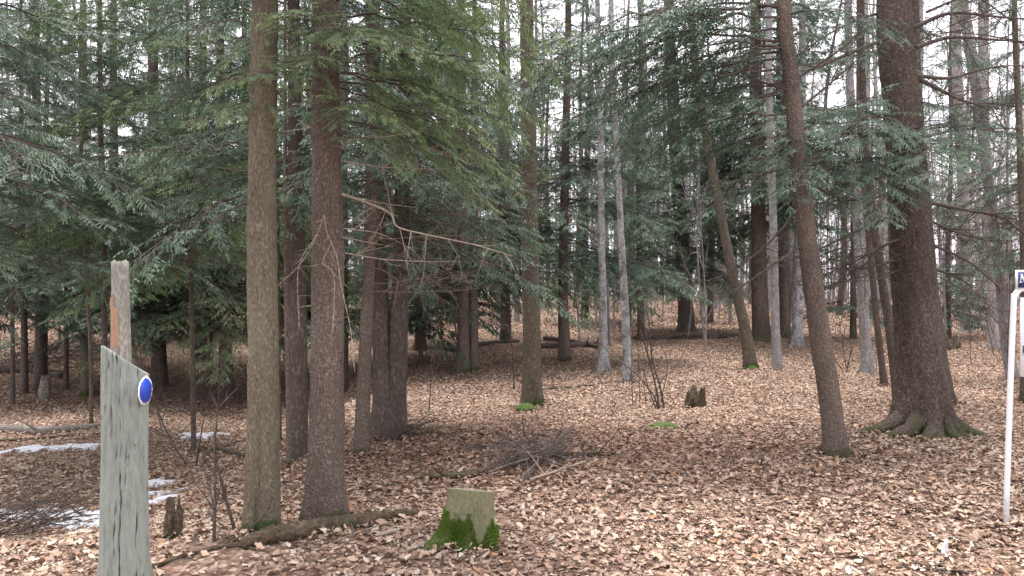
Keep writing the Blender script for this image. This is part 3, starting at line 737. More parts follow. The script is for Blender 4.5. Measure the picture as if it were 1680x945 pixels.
single_tree('birch_tree', 'pale grey blotched trunk, right one of the two pale trunks in the middle', 'tree', [(1031, 626, 17), (1029, 580, 15), (1024, 480, 13), (1020, 400, 11), (1012, 250, 9), (1004, 60, 8)], BARK_BIRCH, 15, 26, nseg=24, flare=.25,
            dead=dTw(8, 4.5, 9, 1.6, r=.012), deadmat=TWIG)
single_tree('hemlock_tree', 'dark hemlock trunk with drooping boughs on the rise right of the two pale trunks', 'tree', [(1127, 545, 27), (1122, 450, 24), (1114, 330, 22), (1106, 200, 20), (1098, 40, 18)], BARK_DARK, 14, 27, nseg=24, flare=.3,
            boughs=bMid(1.9, 10.5, 180, 3.2), T=TM, dead=dTw(16, 1.5, 5, 2.0), deadmat=TWIG)
single_tree('hemlock_tree', 'short hemlock with low blue-green boughs between the two pale trunks and the rise', 'tree', [(1052, 560, 13), (1050, 450, 11), (1048, 330, 9), (1046, 200, 6)], BARK_DARK, 6.5, 28, nseg=14, flare=.2,
            boughs=bMid(1.5, 6.3, 80, 2.2), T=TM)
single_tree('hardwood_tree', 'olive-brown trunk curving up to the left on the sunny rise', 'tree', [(1233, 605, 22), (1222, 540, 18), (1200, 440, 16), (1178, 330, 15), (1158, 220, 14), (1140, 100, 13), (1134, 0, 11)], BARK_MOSSY, 13, 29, nseg=28, flare=.25,
            dead=dTw(8, 4.5, 8, 1.5, r=.01), deadmat=TWIG)
single_tree('birch_tree', 'pale grey trunk with upright sapling beside it, right of the left-curving trunk', 'tree', [(1275, 607, 15), (1273, 560, 14), (1271, 480, 13), (1268, 340, 12), (1262, 160, 11)], BARK_GREY, 14, 30, nseg=22, flare=.4,
            dead=dTw(8, 4, 8, 1.4, r=.01), deadmat=TWIG)
single_tree('hemlock_tree', 'stout reddish trunk on the crest behind the left-curving trunk', 'tree', [(1250, 560, 30), (1246, 480, 26), (1244, 340, 23), (1240, 150, 20)], BARK_RED, 14, 31, nseg=24, flare=.3,
            boughs=bMid(3.5, 13.5, 80, 3.2), T=TS)
single_tree('hemlock_tree', 'dark trunk on the crest just behind the pale grey trunk', 'tree', [(1288, 556, 20), (1284, 480, 18), (1282, 340, 16), (1280, 150, 14)], BARK_DARK, 14, 32, nseg=20, flare=.3,
            boughs=bMid(3, 13.5, 70, 3.0), T=TS, dead=dTw(10, 2, 5, 1.5))
single_tree('birch_tree', 'pale spotted trunk on the crest left of the slender leaning trunk', 'tree', [(1308, 568, 18), (1309, 500, 17), (1312, 380, 15), (1316, 200, 13)], BARK_BIRCH, 15, 33, nseg=20, flare=.3, dead=dTw(8, 5, 9, 1.6, r=.012))
single_tree('hardwood_tree', 'light grey trunk leaning between the slender leaning trunk and the largest tree', 'tree', [(1425, 612, 20), (1420, 560, 17), (1412, 440, 16), (1400, 250, 14), (1392, 60, 12)], BARK_GREY, 14, 34, nseg=22, flare=.3, dead=dTw(8, 4, 8, 1.5, r=.01))
single_tree('young_tree', 'thinner dark stem left of the narrow trunk beside the largest tree', 'tree', [(1452, 634, 11), (1438, 520, 10), (1424, 380, 9), (1410, 200, 8)], BARK_DARK, 9, 35, nseg=12, flare=.3, dead=dTw(12, 1.2, 5, .9, r=.006))
single_tree('hemlock_tree', 'dark narrow trunk leaning left against the left side of the largest tree', 'tree', [(1476, 668, 16), (1462, 560, 14), (1444, 440, 13), (1428, 320, 12), (1416, 160, 10)], BARK_DARK, 9, 36, nseg=18, flare=.35,
            boughs=bMid(3.4, 8.5, 24, 1.6), T=TM, dead=dTw(14, 1.3, 5, 1.1, r=.006))
single_tree('hemlock_tree', 'dark trunk half hidden behind the right side of the largest tree', 'tree', [(1553, 662, 30), (1540, 580, 26), (1522, 440, 24), (1512, 300, 22), (1500, 100, 18)], BARK_DARK, 12, 37, nseg=24, flare=.35,
            boughs=bMid(4.5, 11.5, 30, 2.3), T=TM, dead=dTw(10, 1.3, 5, 1.2, (-1, 1), r=.007))
single_tree('hardwood_tree', 'smooth grey trunk leaning left close beside the white sign pole', 'tree', [(1663, 622, 18), (1652, 560, 18), (1640, 440, 17), (1622, 300, 16), (1602, 150, 15), (1580, 0, 13)], BARK_GREY, 14, 38, nseg=26, flare=.2,
            dead=dTw(9, 3, 8, 1.6, r=.012))
single_tree('hardwood_tree', 'grey trunk with mossy foot left of the smooth leaning one by the sign', 'tree', [(1630, 573, 16), (1628, 480, 15), (1622, 330, 14), (1612, 120, 12)], BARK_FAR, 15, 39, nseg=18, flare=.3, dead=dTw(9, 4, 9, 1.8, r=.012))
single_tree('hardwood_tree', 'brownish grey trunk standing alone on the far right slope', 'tree', [(1588, 546, 20), (1586, 460, 18), (1580, 300, 17), (1570, 100, 15)], BARK_FAR, 16, 40, nseg=18, flare=.3, dead=dTw(9, 4, 9, 2.0, r=.012))
single_tree('hardwood_tree', 'dark mossy trunk behind the sign at the right edge', 'tree', [(1684, 662, 18), (1684, 560, 15), (1680, 400, 12), (1672, 200, 10), (1664, 0, 8)], BARK_MOSSY, 13, 41, nseg=22, flare=.3, dead=dTw(10, 2.5, 7, 1.6, (2.0, 4.2), r=.012))
# left side
single_tree('hardwood_tree', 'light tan trunk behind the top of the grey post on the left', 'tree', [(141, 652, 17), (141, 560, 16), (141, 440, 15), (139, 330, 14), (137, 200, 12)], BARK_MOSSY, 13, 42, nseg=22, flare=.3)
def bL(z0, z1, n, L): return bMid(z0, z1, n, L, None, (-.3, .05))
single_tree('hemlock_tree', 'dense dark hemlock behind the top of the grey post', 'tree', [(262, 640, 26), (260, 560, 22), (256, 400, 20), (252, 200, 17)], BARK_DARK, 12, 43, nseg=24, flare=.3,
            boughs=bL(.9, 9.5, 150, 2.7), T=TM, dead=dTw(14, .8, 3, 1.6))
single_tree('hemlock_tree', 'dense hemlock with boughs close behind the slim olive-brown trunk', 'tree', [(372, 655, 24), (370, 560, 20), (366, 400, 18), (362, 200, 15)], BARK_DARK, 12, 44, nseg=24, flare=.3,
            boughs=bL(1.1, 9.5, 140, 2.5), T=TM, needle=NEED_Y, dead=dTw(14, .9, 3, 1.6))
single_tree('hemlock_tree', 'dark hemlock trunk with low boughs near the left edge', 'tree', [(66, 640, 20), (68, 520, 18), (66, 400, 16), (60, 200, 13)], BARK_DARK, 12, 45, nseg=20, flare=.3,
            boughs=bL(1.1, 9.5, 130, 2.8), T=TM, dead=dTw(10, .8, 3, 1.6))
single_tree('hemlock_tree', 'thin dark hemlock left of the light tan trunk', 'tree', [(40, 648, 11), (40, 560, 10), (38, 400, 9), (35, 200, 7)], BARK_DARK, 9, 46, nseg=14, flare=.3,
            boughs=bL(1.6, 8.5, 50, 1.9), T=TM, needle=NEED_Y)
for k, (fx_, fy_, h_, L_, lb) in enumerate(((205, 652, 4.2, 1.7, 'short bushy hemlock with boughs to the ground just right of the grey post top'), (345, 640, 4.6, 1.9, 'short bushy hemlock filling the space left of the slim trunk'),
        (20, 668, 4.0, 1.8, 'short bushy hemlock with low boughs at the left edge'), (455, 622, 4.8, 1.7, 'short bushy hemlock seen between the two foremost trunks'), (690, 600, 4.6, 1.9, 'short bushy hemlock between the twin trunk and the close pair'),
        (560, 610, 4.4, 1.6, 'short bushy hemlock behind the straight brown trunk'), (108, 640, 4.4, 1.7, 'short bushy hemlock beside the light tan trunk'))):
    single_tree('young_hemlock', lb, 'tree', [(fx_, fy_, 8), (fx_ + 1, fy_ - 80, 7), (fx_, fy_ - 200, 5), (fx_ + 2, fy_ - 300, 3)], BARK_DARK, h_, 500 + k, nseg=10, flare=.3,
                boughs=lambda p, g, h_=h_, L_=L_: ring_boughs(p, .9, h_ - .1, 62, L_, g, None, (-.2, .12)), T=TM, needle=[NEED, NEED_Y][k % 2])
# a nearer hemlock whose boughs reach in from the left edge
single_tree('hemlock_tree', 'near hemlock standing outside the left edge, its boughs reaching into view', 'tree', [(-130, 800, 46), (-132, 600, 42), (-135, 300, 36), (-138, 0, 32)], BARK_HEM, 12, 47, nseg=24, flare=.4,
            boughs=lambda p, g: ring_boughs(p, 1.7, 10, 75, 2.9, g, (-1.0, 1.4), (-.25, .08)), T=TH)
single_tree('young_tree', 'thin grey crooked sapling in front of the dense hemlocks at upper left', 'tree', [(150, 700, 6), (148, 560, 6), (140, 420, 6), (128, 300, 6), (137, 200, 6), (134, 90, 5), (120, 0, 4)], BARK_MOSSY, 7, 48, nseg=10, flare=.2,
            dead=dTw(9, 2.2, 5, .8, r=.005), deadmat=TWIG_PALE)
single_tree('hemlock_tree', 'leafy hemlock between the grey post and the slim trunk, boughs over the bank', 'tree', [(318, 742, 8), (316, 600, 7), (312, 400, 7), (308, 200, 6)], BARK_DARK, 10, 51, nseg=18, flare=.3,
            boughs=bL(1.9, 9.5, 110, 2.3), T=TM, needle=NEED_B)
single_tree('hemlock_tree', 'leafy hemlock at left behind the thin crooked sapling', 'tree', [(172, 716, 10), (172, 600, 9), (170, 400, 9), (165, 200, 8)], BARK_DARK, 10, 52, nseg=18, flare=.3,
            boughs=bL(1.9, 9.5, 105, 2.4), T=TM, needle=NEED)
# right edge hemlock
single_tree('hemlock_tree', 'hemlock beyond the right edge with dark sparse boughs above the sign', 'tree', [(1760, 640, 30), (1758, 500, 27), (1755, 300, 24), (1750, 0, 20)], BARK_DARK, 12, 49, nseg=20, flare=.3,
            boughs=lambda p, g: ring_boughs(p, 1.9, 11.5, 60, 2.6, g, (2.0, 4.6), (-.28, .05)), T=TM, dead=dTw(14, 1.5, 5, 2.0, (2.2, 4.2)))
print('singles done', sum(len(o.data.polygons) for o in bpy.data.objects if o.type == 'MESH'))

# --- more hemlocks, each its own tree: three templates, copied
def hem_template(seed, h, r, n, L, T, z0, x, y, label, needle=None):
    b = np.array([x, y, float(H(x, y))]); g = rng(seed)
    root = empty('hemlock_tree', b, label, 'tree')
    ctrl = np.array([[0, 0, -.15], [g.normal(0, .05), 0, h * .3], [g.normal(0, .12), g.normal(0, .1), h * .65], [g.normal(0, .15), 0, h]])
    trunk_mesh('trunk', ctrl, [r, r * .8, r * .5, r * .1], BARK_DARK, root, seed=seed, nseg=14, step=.3, flare=.3)
    lst = ring_boughs(curve(ctrl, 40), z0, h - .2, n, L, g, None, (-.32, .05))
    crown_obj('crown', lst, T, seed, (0, 0, 0), root, needle)
    return root
def zone(x, y):
    p = 840 + F * x / y
    return 'left of the grey post' if p < 170 else 'between the grey post and the slim trunk' if p < 410 else 'behind the foremost trunks' if p < 600 else \
        'left of the moss-collared trunk' if p < 860 else 'around the two pale trunks' if p < 1100 else 'left of the leaning trunk' if p < 1320 else 'between leaning and largest trunks' if p < 1500 else 'right of the largest trunk'
def px_place(px, Y): return (px - 840) / F * Y
hl = [  # px, distance, template, scale, label
 (330, 17, 0, 1, 'hemlock deep in the wood behind the dense left hemlocks'), (190, 20, 1, 1.05, 'hemlock seen between the grey post and the light tan trunk'), (-20, 16, 2, 1, 'hemlock behind the left edge boughs'),
 (440, 15, 1, 1, 'hemlock right behind the two foremost trunks'), (560, 14, 2, .95, 'hemlock filling the gap behind the straight brown trunk'),
 (690, 17, 0, .95, 'hemlock behind the twin-stemmed tree'), (830, 19, 1, 1, 'hemlock behind the moss-collared trunk'), (640, 24, 2, 1.1, 'distant hemlock left of the close pair of trunks'),
 (960, 26, 0, 1, 'distant hemlock behind the two pale trunks'), (1165, 28, 1, .9, 'distant hemlock on the rise behind the left-curving trunk'), (500, 27, 1, 1.1, 'distant hemlock in the dark gap between the foremost trunks'),
 (760, 31, 2, 1.0, 'far hemlock above the close pair of trunks'), (1400, 20, 2, .62, 'small hemlock right of the slender leaning trunk'), (1555, 19, 0, .6, 'small hemlock right of the largest tree'),
 (900, 37, 1, 1.05, 'far hemlock on the hilltop in the middle'), (1690, 27, 1, .8, 'far hemlock behind the sign'),
 (410, 22, 0, 1.1, 'hemlock behind the slim olive-brown trunk, deep in shade')]
tmpl = {}
for px, Y, k, sc, lb in hl:
    x = px_place(px, Y)
    if k not in tmpl:
        tmpl[k] = hem_template(900 + k, 13, .14, 120, 3.0, TS, [1.2, 1.7, 1.3][k], x, Y, lb, [NEED, NEED_Y, NEED][k]); o = tmpl[k]
    else:
        o = copy_tree(tmpl[k]); o.location = (x, Y, float(H(x, Y)))
    o['label'] = lb; o['group'] = 'hemlocks filling the depth of the wood'; o.scale = (sc, sc, sc); o.rotation_euler = (0, 0, px * .37)

# --- bare grey trees beyond
def bare_template(seed, mat, x, y, h=19, r=.13, fork=False):
    g = rng(seed); b = np.array([x, y, float(H(x, y))])
    root = empty('bare_tree', b, 'bare leafless tree', 'tree')
    ctrl = np.array([[0, 0, -.2], [g.normal(0, .15), g.normal(0, .1), h * .25], [g.normal(0, .4), g.normal(0, .3), h * .55], [g.normal(0, .7), 0, h]])
    trunk_mesh('trunk', ctrl, [r, r * .85, r * .55, r * .08], mat, root, seed=seed, nseg=10, step=.4, flare=.3)
    P = curve(ctrl, 60); segs = []
    for k in range(34):
        s = g.uniform(.22, .97) ** .9; p = P[int(s * 59)]; az = g.uniform(0, 2 * PI)
        twiggy(p, np.array([math.cos(az), math.sin(az), g.uniform(.3, 1.3)]), g.uniform(1.2, 3.6) * (1.25 - s * .8), .035 * (1.1 - s), g, 2, segs, .10, .03, 4, .7, .5)
    segs_obj('crown', segs, TWIG_GREY, root, (0, 0, 0), 3)
    return root
TWIG_HEAP = bark_mat('old_grey_twigs', (0.045, 0.035, 0.03), (0.12, 0.095, 0.085), (0.24, 0.20, 0.18), scale=10, bumpd=.003)
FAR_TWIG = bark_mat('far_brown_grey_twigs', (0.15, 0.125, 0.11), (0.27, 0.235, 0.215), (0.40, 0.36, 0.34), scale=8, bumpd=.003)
TWIG_GREY = bark_mat('grey_twigs', (0.10, 0.09, 0.085), (0.20, 0.18, 0.17), (0.32, 0.30, 0.29), scale=10, bumpd=.003)
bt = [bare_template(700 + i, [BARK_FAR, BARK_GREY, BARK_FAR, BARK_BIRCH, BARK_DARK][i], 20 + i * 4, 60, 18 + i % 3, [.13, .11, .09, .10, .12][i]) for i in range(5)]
g = rng(4242); spots = []
for i, o in enumerate(bt): spots.append(o)
cnt = 0; placed = []
while cnt < 205:
    Y = g.uniform(24, 78) if cnt % 3 else g.uniform(24, 48); x = g.uniform(-1, 1) * (.78 * Y + 1)
    px = 840 + F * x / Y
    if any((x - a) ** 2 + (Y - b) ** 2 < 1.0 for a, b in placed): continue
    placed.append((x, Y)); k = int(g.choice([0, 0, 1, 2, 2, 3, 4]))
    if cnt < 5: o = bt[cnt]
    else: o = copy_tree(bt[k])
    o.location = (x, Y, float(H(x, Y))); sc = g.uniform(.75, 1.2); o.scale = (sc, sc, g.uniform(.85, 1.15)); o.rotation_euler = (g.normal(0, .03), g.normal(0, .03), g.uniform(0, 6.28))
    o['label'] = ('Nearer' if Y < 36 else 'Distant').lower() + ' tall leafless tree in the far wood, ' + zone(x, Y); o['group'] = 'leafless trees in the far wood'
    cnt += 1
# --- the hazy mass of stems and twigs closing the view on the hilltop
g = rng(909); segs = []
for k in range(820):
    Y = g.uniform(50, 84); x = g.uniform(-1, 1) * (.78 * Y); z = float(H(x, Y)); h = g.uniform(7, 20); r = g.uniform(.03, .11)
    p = np.array([x, Y, z - .2]); d = np.array([g.normal(0, .04), g.normal(0, .04), 1]); m = 4
    for i in range(m):
        q = p + (d + np.array([g.normal(0, .03), g.normal(0, .03), 0])) * h / m; segs.append((p, q, r * (1 - .85 * i / m), r * (1 - .85 * (i + 1) / m)))
        for b_ in range(3):
            az = g.uniform(0, 2 * PI); t_ = g.uniform(0, 1); s0 = p * (1 - t_) + q * t_; L = g.uniform(.8, 2.6); e = s0 + np.array([math.cos(az) * L, math.sin(az) * L, g.uniform(.3, 1.4) * L]); segs.append((s0, e, r * .3 + .006, .006))
            s1 = s0 * .5 + e * .5; segs.append((s1, s1 + np.array([g.normal(0, .5), g.normal(0, .5), g.uniform(.2, 1.0)]) * L * .6, .012, .005))
        p = q
for k in range(1500):   # low brush under them
    Y = g.uniform(40, 80); x = g.uniform(-1, 1) * (.78 * Y); p = np.array([x, Y, float(H(x, Y)) - .05]); d = np.array([g.normal(0, .3), g.normal(0, .3), 1]); h = g.uniform(.8, 3.2); e = p + d * h
    segs.append((p, e, .016, .006)); s1 = p * .5 + e * .5; segs.append((s1, s1 + np.array([g.normal(0, .5), g.normal(0, .5), .7]) * h * .5, .010, .005))
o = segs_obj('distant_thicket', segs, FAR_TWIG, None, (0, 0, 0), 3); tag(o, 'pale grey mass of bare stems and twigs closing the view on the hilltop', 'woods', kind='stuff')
# --- leafless saplings in the middle distance
def sapling(seed, h):
    g = rng(seed); segs = []
    end = twiggy(np.array([0, 0, -.05]), np.array([g.normal(0, .12), g.normal(0, .12), 1]), h, .009, g, 2, segs, .05, .02, 6, .7, .4)
    return segs_obj('sapling', segs, TWIG, None, (0, 0, 0), 4)
sp = [sapling(600 + i, 1.3 + i * .45) for i in range(5)]
g = rng(31); cnt = 0
while cnt < 72:
    Y = g.uniform(9, 34); px = g.uniform(-60, 1740); x = px_place(px, Y)
    if 880 < px < 1420 and Y < 17 and cnt % 6: continue
    o = sp[cnt] if cnt < 5 else sp[int(g.integers(0, 5))].copy()
    if cnt >= 5: COL.objects.link(o)
    o.location = (x, Y, float(H(x, Y))); o.rotation_euler = (0, 0, g.uniform(0, 6.28)); s_ = g.uniform(.6, 1.3); o.scale = (s_,) * 3
    tag(o, ('near' if Y < 18 else 'far') + ' thin leafless sapling, ' + zone(x, Y), 'sapling', 'leafless saplings scattered between the trees'); cnt += 1
pm = []
for i in range(3):
    gg = rng(640 + i); sg = []; twiggy(np.array([0, 0, -.1]), np.array([gg.normal(0, .04), gg.normal(0, .04), 1]), 6.5 + i, .032, gg, 2, sg, .025, .02, 9, .6, .28)
    pm.append(segs_obj('bare_pole_tree', sg, [TWIG_GREY, BARK_FAR, TWIG_GREY][i], None, (0, 0, 0), 5))
for cnt in range(110):
    Y = g.uniform(17, 46); px = g.uniform(850, 1740) if cnt % 3 else g.uniform(-40, 850); x = px_place(px, Y)
    o = pm[cnt] if cnt < 3 else pm[cnt % 3].copy()
    if cnt >= 3: COL.objects.link(o)
    o.location = (x, Y, float(H(x, Y))); o.rotation_euler = (g.normal(0, .05), g.normal(0, .05), g.uniform(0, 6.28)); s_ = g.uniform(.6, 1.25); o.scale = (s_,) * 3
    tag(o, ('lower' if Y < 30 else 'higher') + ' slim pole-like tree on far slope, ' + zone(x, Y), 'tree', 'slim leafless trees on the far slope')
print('trees done', len(bpy.data.objects))

# ------------------------------------------------------------------ the grey post and its marker
def build_post():
    Y = 2.35; n = 200
    b = at(203, 945, Y); x0 = b[0] - .002; zb = float(H(x0, Y)); base = np.array([x0, Y, zb])
    root = empty('wooden_post', base, 'weathered grey-green wooden post with slanted top and a blue trail marker', 'post')
    top = at(206, 570, Y)[2] - zb; low = at(206, 612, Y)[2] - zb
    xt = at(206, 600, Y)[0] - x0
    m = 170; a = np.arange(n) * 2 * PI / n; V = []; CR = []
    for i in range(m):
        s = i / (m - 1)
        r = .084 - .019 * s ** .8
        for j in range(n):
            ca, sa = math.cos(a[j]), math.sin(a[j])
            zt = (top + low) / 2 - (top - low) / 2 * ca - .42 * r * sa
            z = -.15 + (zt + .15) * s
            crack = 0
            for c0, d0, w0 in ((-1.33, .012, .022), (-1.72, .007, .03), (-1.02, .006, .02), (-2.0, .006, .025), (-1.52, .007, .035), (-.6, .01, .04), (-2.6, .005, .03)):
                aa = c0 + .05 * math.sin(z * 5 + c0 * 7) + .025 * math.sin(z * 31 + c0) + .015 * math.sin(z * 77); d = (a[j] - aa + PI) % (2 * PI) - PI
                on = 1 if c0 == -1.33 else max(0, math.sin(z * 7.3 + c0 * 9) * math.sin(z * 17 + c0 * 31) + .1) * 1.6
                crack += d0 * math.exp(-(d / w0) ** 2) * min(on, 1) * (.45 + .55 * math.sin(z * 41 + c0 * 13) ** 2) * (.4 if c0 == -1.33 and z > 1.0 + .0 else 1)
            CR.append(min(1, crack / .006))
            V.append([xt * s + (r - crack) * ca, (r - crack) * sa, z])
    V = np.array(V); A = np.tile(a, m)
    nn = vnoise(np.cos(A) * 9, np.sin(A) * 9, V[:, 2] * 1.6, 5) * .0028 + vnoise(np.cos(A) * 3, np.sin(A) * 3, V[:, 2] * 3, 6) * .004
    V[:, 0] += np.cos(A) * nn; V[:, 1] += np.sin(A) * nn
    r = np.arange(m - 1)[:, None] * n; i = np.arange(n)[None]; j = (i + 1) % n
    q = np.stack([r + i, r + j, r + n + j, r + n + i], -1).reshape(-1, 4)
    ring = V[(m - 1) * n:]; V = np.vstack([V, ring.mean(0)]); k = np.arange(n)
    cap = np.stack([(m - 1) * n + k, (m - 1) * n + (k + 1) % n, np.full(n, m * n)], -1)
    mat, t, bs = newmat('weathered_post_wood')
    v = coords(t, (1, 1, .22)); n1 = noise(t, v, 80, 8, .75, .3)
    c = ramp(t, n1, [(.25, (.11, .12, .105)), (.5, (.23, .25, .222)), (.8, (.35, .37, .335))])
    blot = noise(t, coords(t, (1, 1, .5)), 14, 6, .6); c = mixc(t, ramp(t, blot, [(.42, (0, 0, 0)), (.62, (.5, .5, .5))]), c, (.25, .30, .255))
    ck = noise(t, coords(t, (1, 1, .16)), 48, 7, .75, 1.2); ckf = ramp(t, ck, [(.60, (0, 0, 0)), (.64, (1, 1, 1))])
    pt = noise(t, coords(t, (1, 1, .3)), 5.5, 3, .5)
    ckf = mixc(t, 1.0, ckf, ramp(t, pt, [(.48, (0, 0, 0)), (.56, (1, 1, 1))]), 'MULTIPLY')
    c = mixc(t, ckf, c, (.055, .05, .045))
    ca_ = t.nodes.new('ShaderNodeAttribute'); ca_.attribute_name = 'tone'
    c = mixc(t, ramp(t, math_(t, 'MULTIPLY', ca_.outputs['Fac'], math_(t, 'ADD', ck, .45)), [(.35, (0, 0, 0)), (.75, (.9, .9, .9))]), c, (.05, .045, .038))
    t.links.new(c, bs.inputs['Base Color']); bs.inputs['Roughness'].default_value = .9
    pit = noise(t, coords(t, (1, 1, .45)), 60, 3, .6)
    c = mixc(t, ramp(t, pit, [(.655, (0, 0, 0)), (.70, (.85, .85, .85))]), c, (.07, .065, .055)); t.links.new(c, bs.inputs['Base Color'])
    hgt = math_(t, 'SUBTRACT', n1, ckf); bump(t, bs, hgt, .7, .008)
    o = mesh_obj('post', V, [q, cap], [mat, CUT], root, tone=np.r_[np.array(CR), 0.0], smooth=True)
    o.data.polygons.foreach_set('use_smooth', np.r_[np.ones(len(q), bool), np.zeros(len(cap), bool)])
    o.data.polygons.foreach_set('material_index', np.r_[np.zeros(len(q), np.int32), np.ones(len(cap), np.int32)])
    # marker: oval edge-on disc nailed to the right side
    c0 = at(238, 641, Y - .035) - base; ang = math.radians(0)
    nx = np.array([math.cos(ang), math.sin(ang), 0]); tx = np.array([-nx[1], nx[0], 0]); up = np.array([0, 0, 1.])
    def disc(R, off, th, jag, seed, sy=1.0):
        k = 40; aa = np.arange(k) * 2 * PI / k; gg = rng(seed); rr = R * (1 + jag * gg.normal(0, 1, k))
        front = [c0 + nx * (off + th) + tx * rr[i] * math.cos(aa[i]) + up * rr[i] * sy * math.sin(aa[i]) for i in range(k)]
        back = [f - nx * th for f in front]
        V = np.array(front + back + [c0 + nx * (off + th), c0 + nx * off]); i = np.arange(k); j = (i + 1) % k
        return V, [np.stack([i, j, np.full(k, 2 * k)], -1), np.stack([j + k, i + k, np.full(k, 2 * k + 1)], -1), np.stack([i, i + k, j + k, j], -1)]
    V, fs = disc(.044, 0, .0018, .025, 3); mb = MB(); mb.add(V, fs); rim = mb.build('trail_marker', WHITE, root); rim['label'] = 'chipped white-edged blue disc nailed to the post'
    V, fs = disc(.0385, .0021, .0005, .03, 4); mb = MB(); mb.add(V, fs); mb.build('blue_face', BLUE, rim)
    mb = MB()
    for zz in (.038, -.037):
        c1 = c0 + nx * .0035 + up * zz; V, fs = tube([c1 - nx * .003, c1], [.003, .003], 8); mb.add(V, fs)
    mb.build('nail', plain('rusty_nail', (.1, .06, .04), (.2, .13, .09), 40), rim)
build_post()

# snag behind the post
def build_snag():
    Y = 3.0
    c = [(206, 1010, 96), (205, 950, 84), (204, 900, 66), (202, 800, 48), (200, 700, 36), (199, 600, 31), (198, 500, 28), (197, 429, 26)]
    ctrl = [at(x_, y_, Y) for x_, y_, _ in c]; rad = [w_ * .5 / F * Y for _, _, w_ in c]
    b = ctrl[0].copy(); b[2] = float(H(b[0], b[1])); ctrl[0][2] = b[2] - .1
    root = empty('dead_snag', b, 'broken dead grey trunk right behind the grey post, orange bare wood on it', 'dead tree')
    o = trunk_mesh('trunk', ctrl, rad, bark_mat('snag_bark', (.11, .10, .08), (.25, .235, .205), (.40, .39, .355), lichen=(.2, .2, .15), lich_amt=.3, zs=.5, scale=30, bumpd=.004), root, nseg=40, step=.02, flare=.15, origin=b, seed=8, bark=.03)
    # bare wood strip where the bark has peeled off
    mb = MB(); n = 30; V = []
    for i in range(n):
        s = i / (n - 1); pc = at(197 + s * 2, 488 + (572 - 492) * s, Y) - b; r = .0375 + .002 * s
        w0 = -2.35 + .08 * math.sin(i * 1.9); w1 = (-1.30 if s > .22 else -1.8) + .07 * math.sin(i * 2.3 + 1)
        for j in range(8):
            a_ = w0 + (w1 - w0) * j / 7; edge = 1 - .06 * (j in (0, 7)); rr = r * (1.035 + .015 * math.sin(i * 1.7 + j * 2)) * edge
            V.append([pc[0] + rr * math.cos(a_), pc[1] + rr * math.sin(a_), pc[2]])
    r_ = np.arange(n - 1)[:, None] * 8; i = np.arange(7)[None]; q = np.stack([r_ + i, r_ + i + 1, r_ + 8 + i + 1, r_ + 8 + i], -1).reshape(-1, 4)
    mb.add(V, [q]); mb.build('bare_wood', ORANGE, root, True)
    # splintered top
    pc = at(197, 430, Y) - b; mb = MB(); g = rng(3)
    for k in range(12):
        a_ = k * .52; p = pc + np.array([.024 * math.cos(a_), .024 * math.sin(a_), -.02]); V, fs = tube([p, p + np.array([0, 0, g.uniform(.018, .032)])], [.009, .004], 5); mb.add(V, fs)
    mb.build('broken_top', CUT, root)
build_snag()

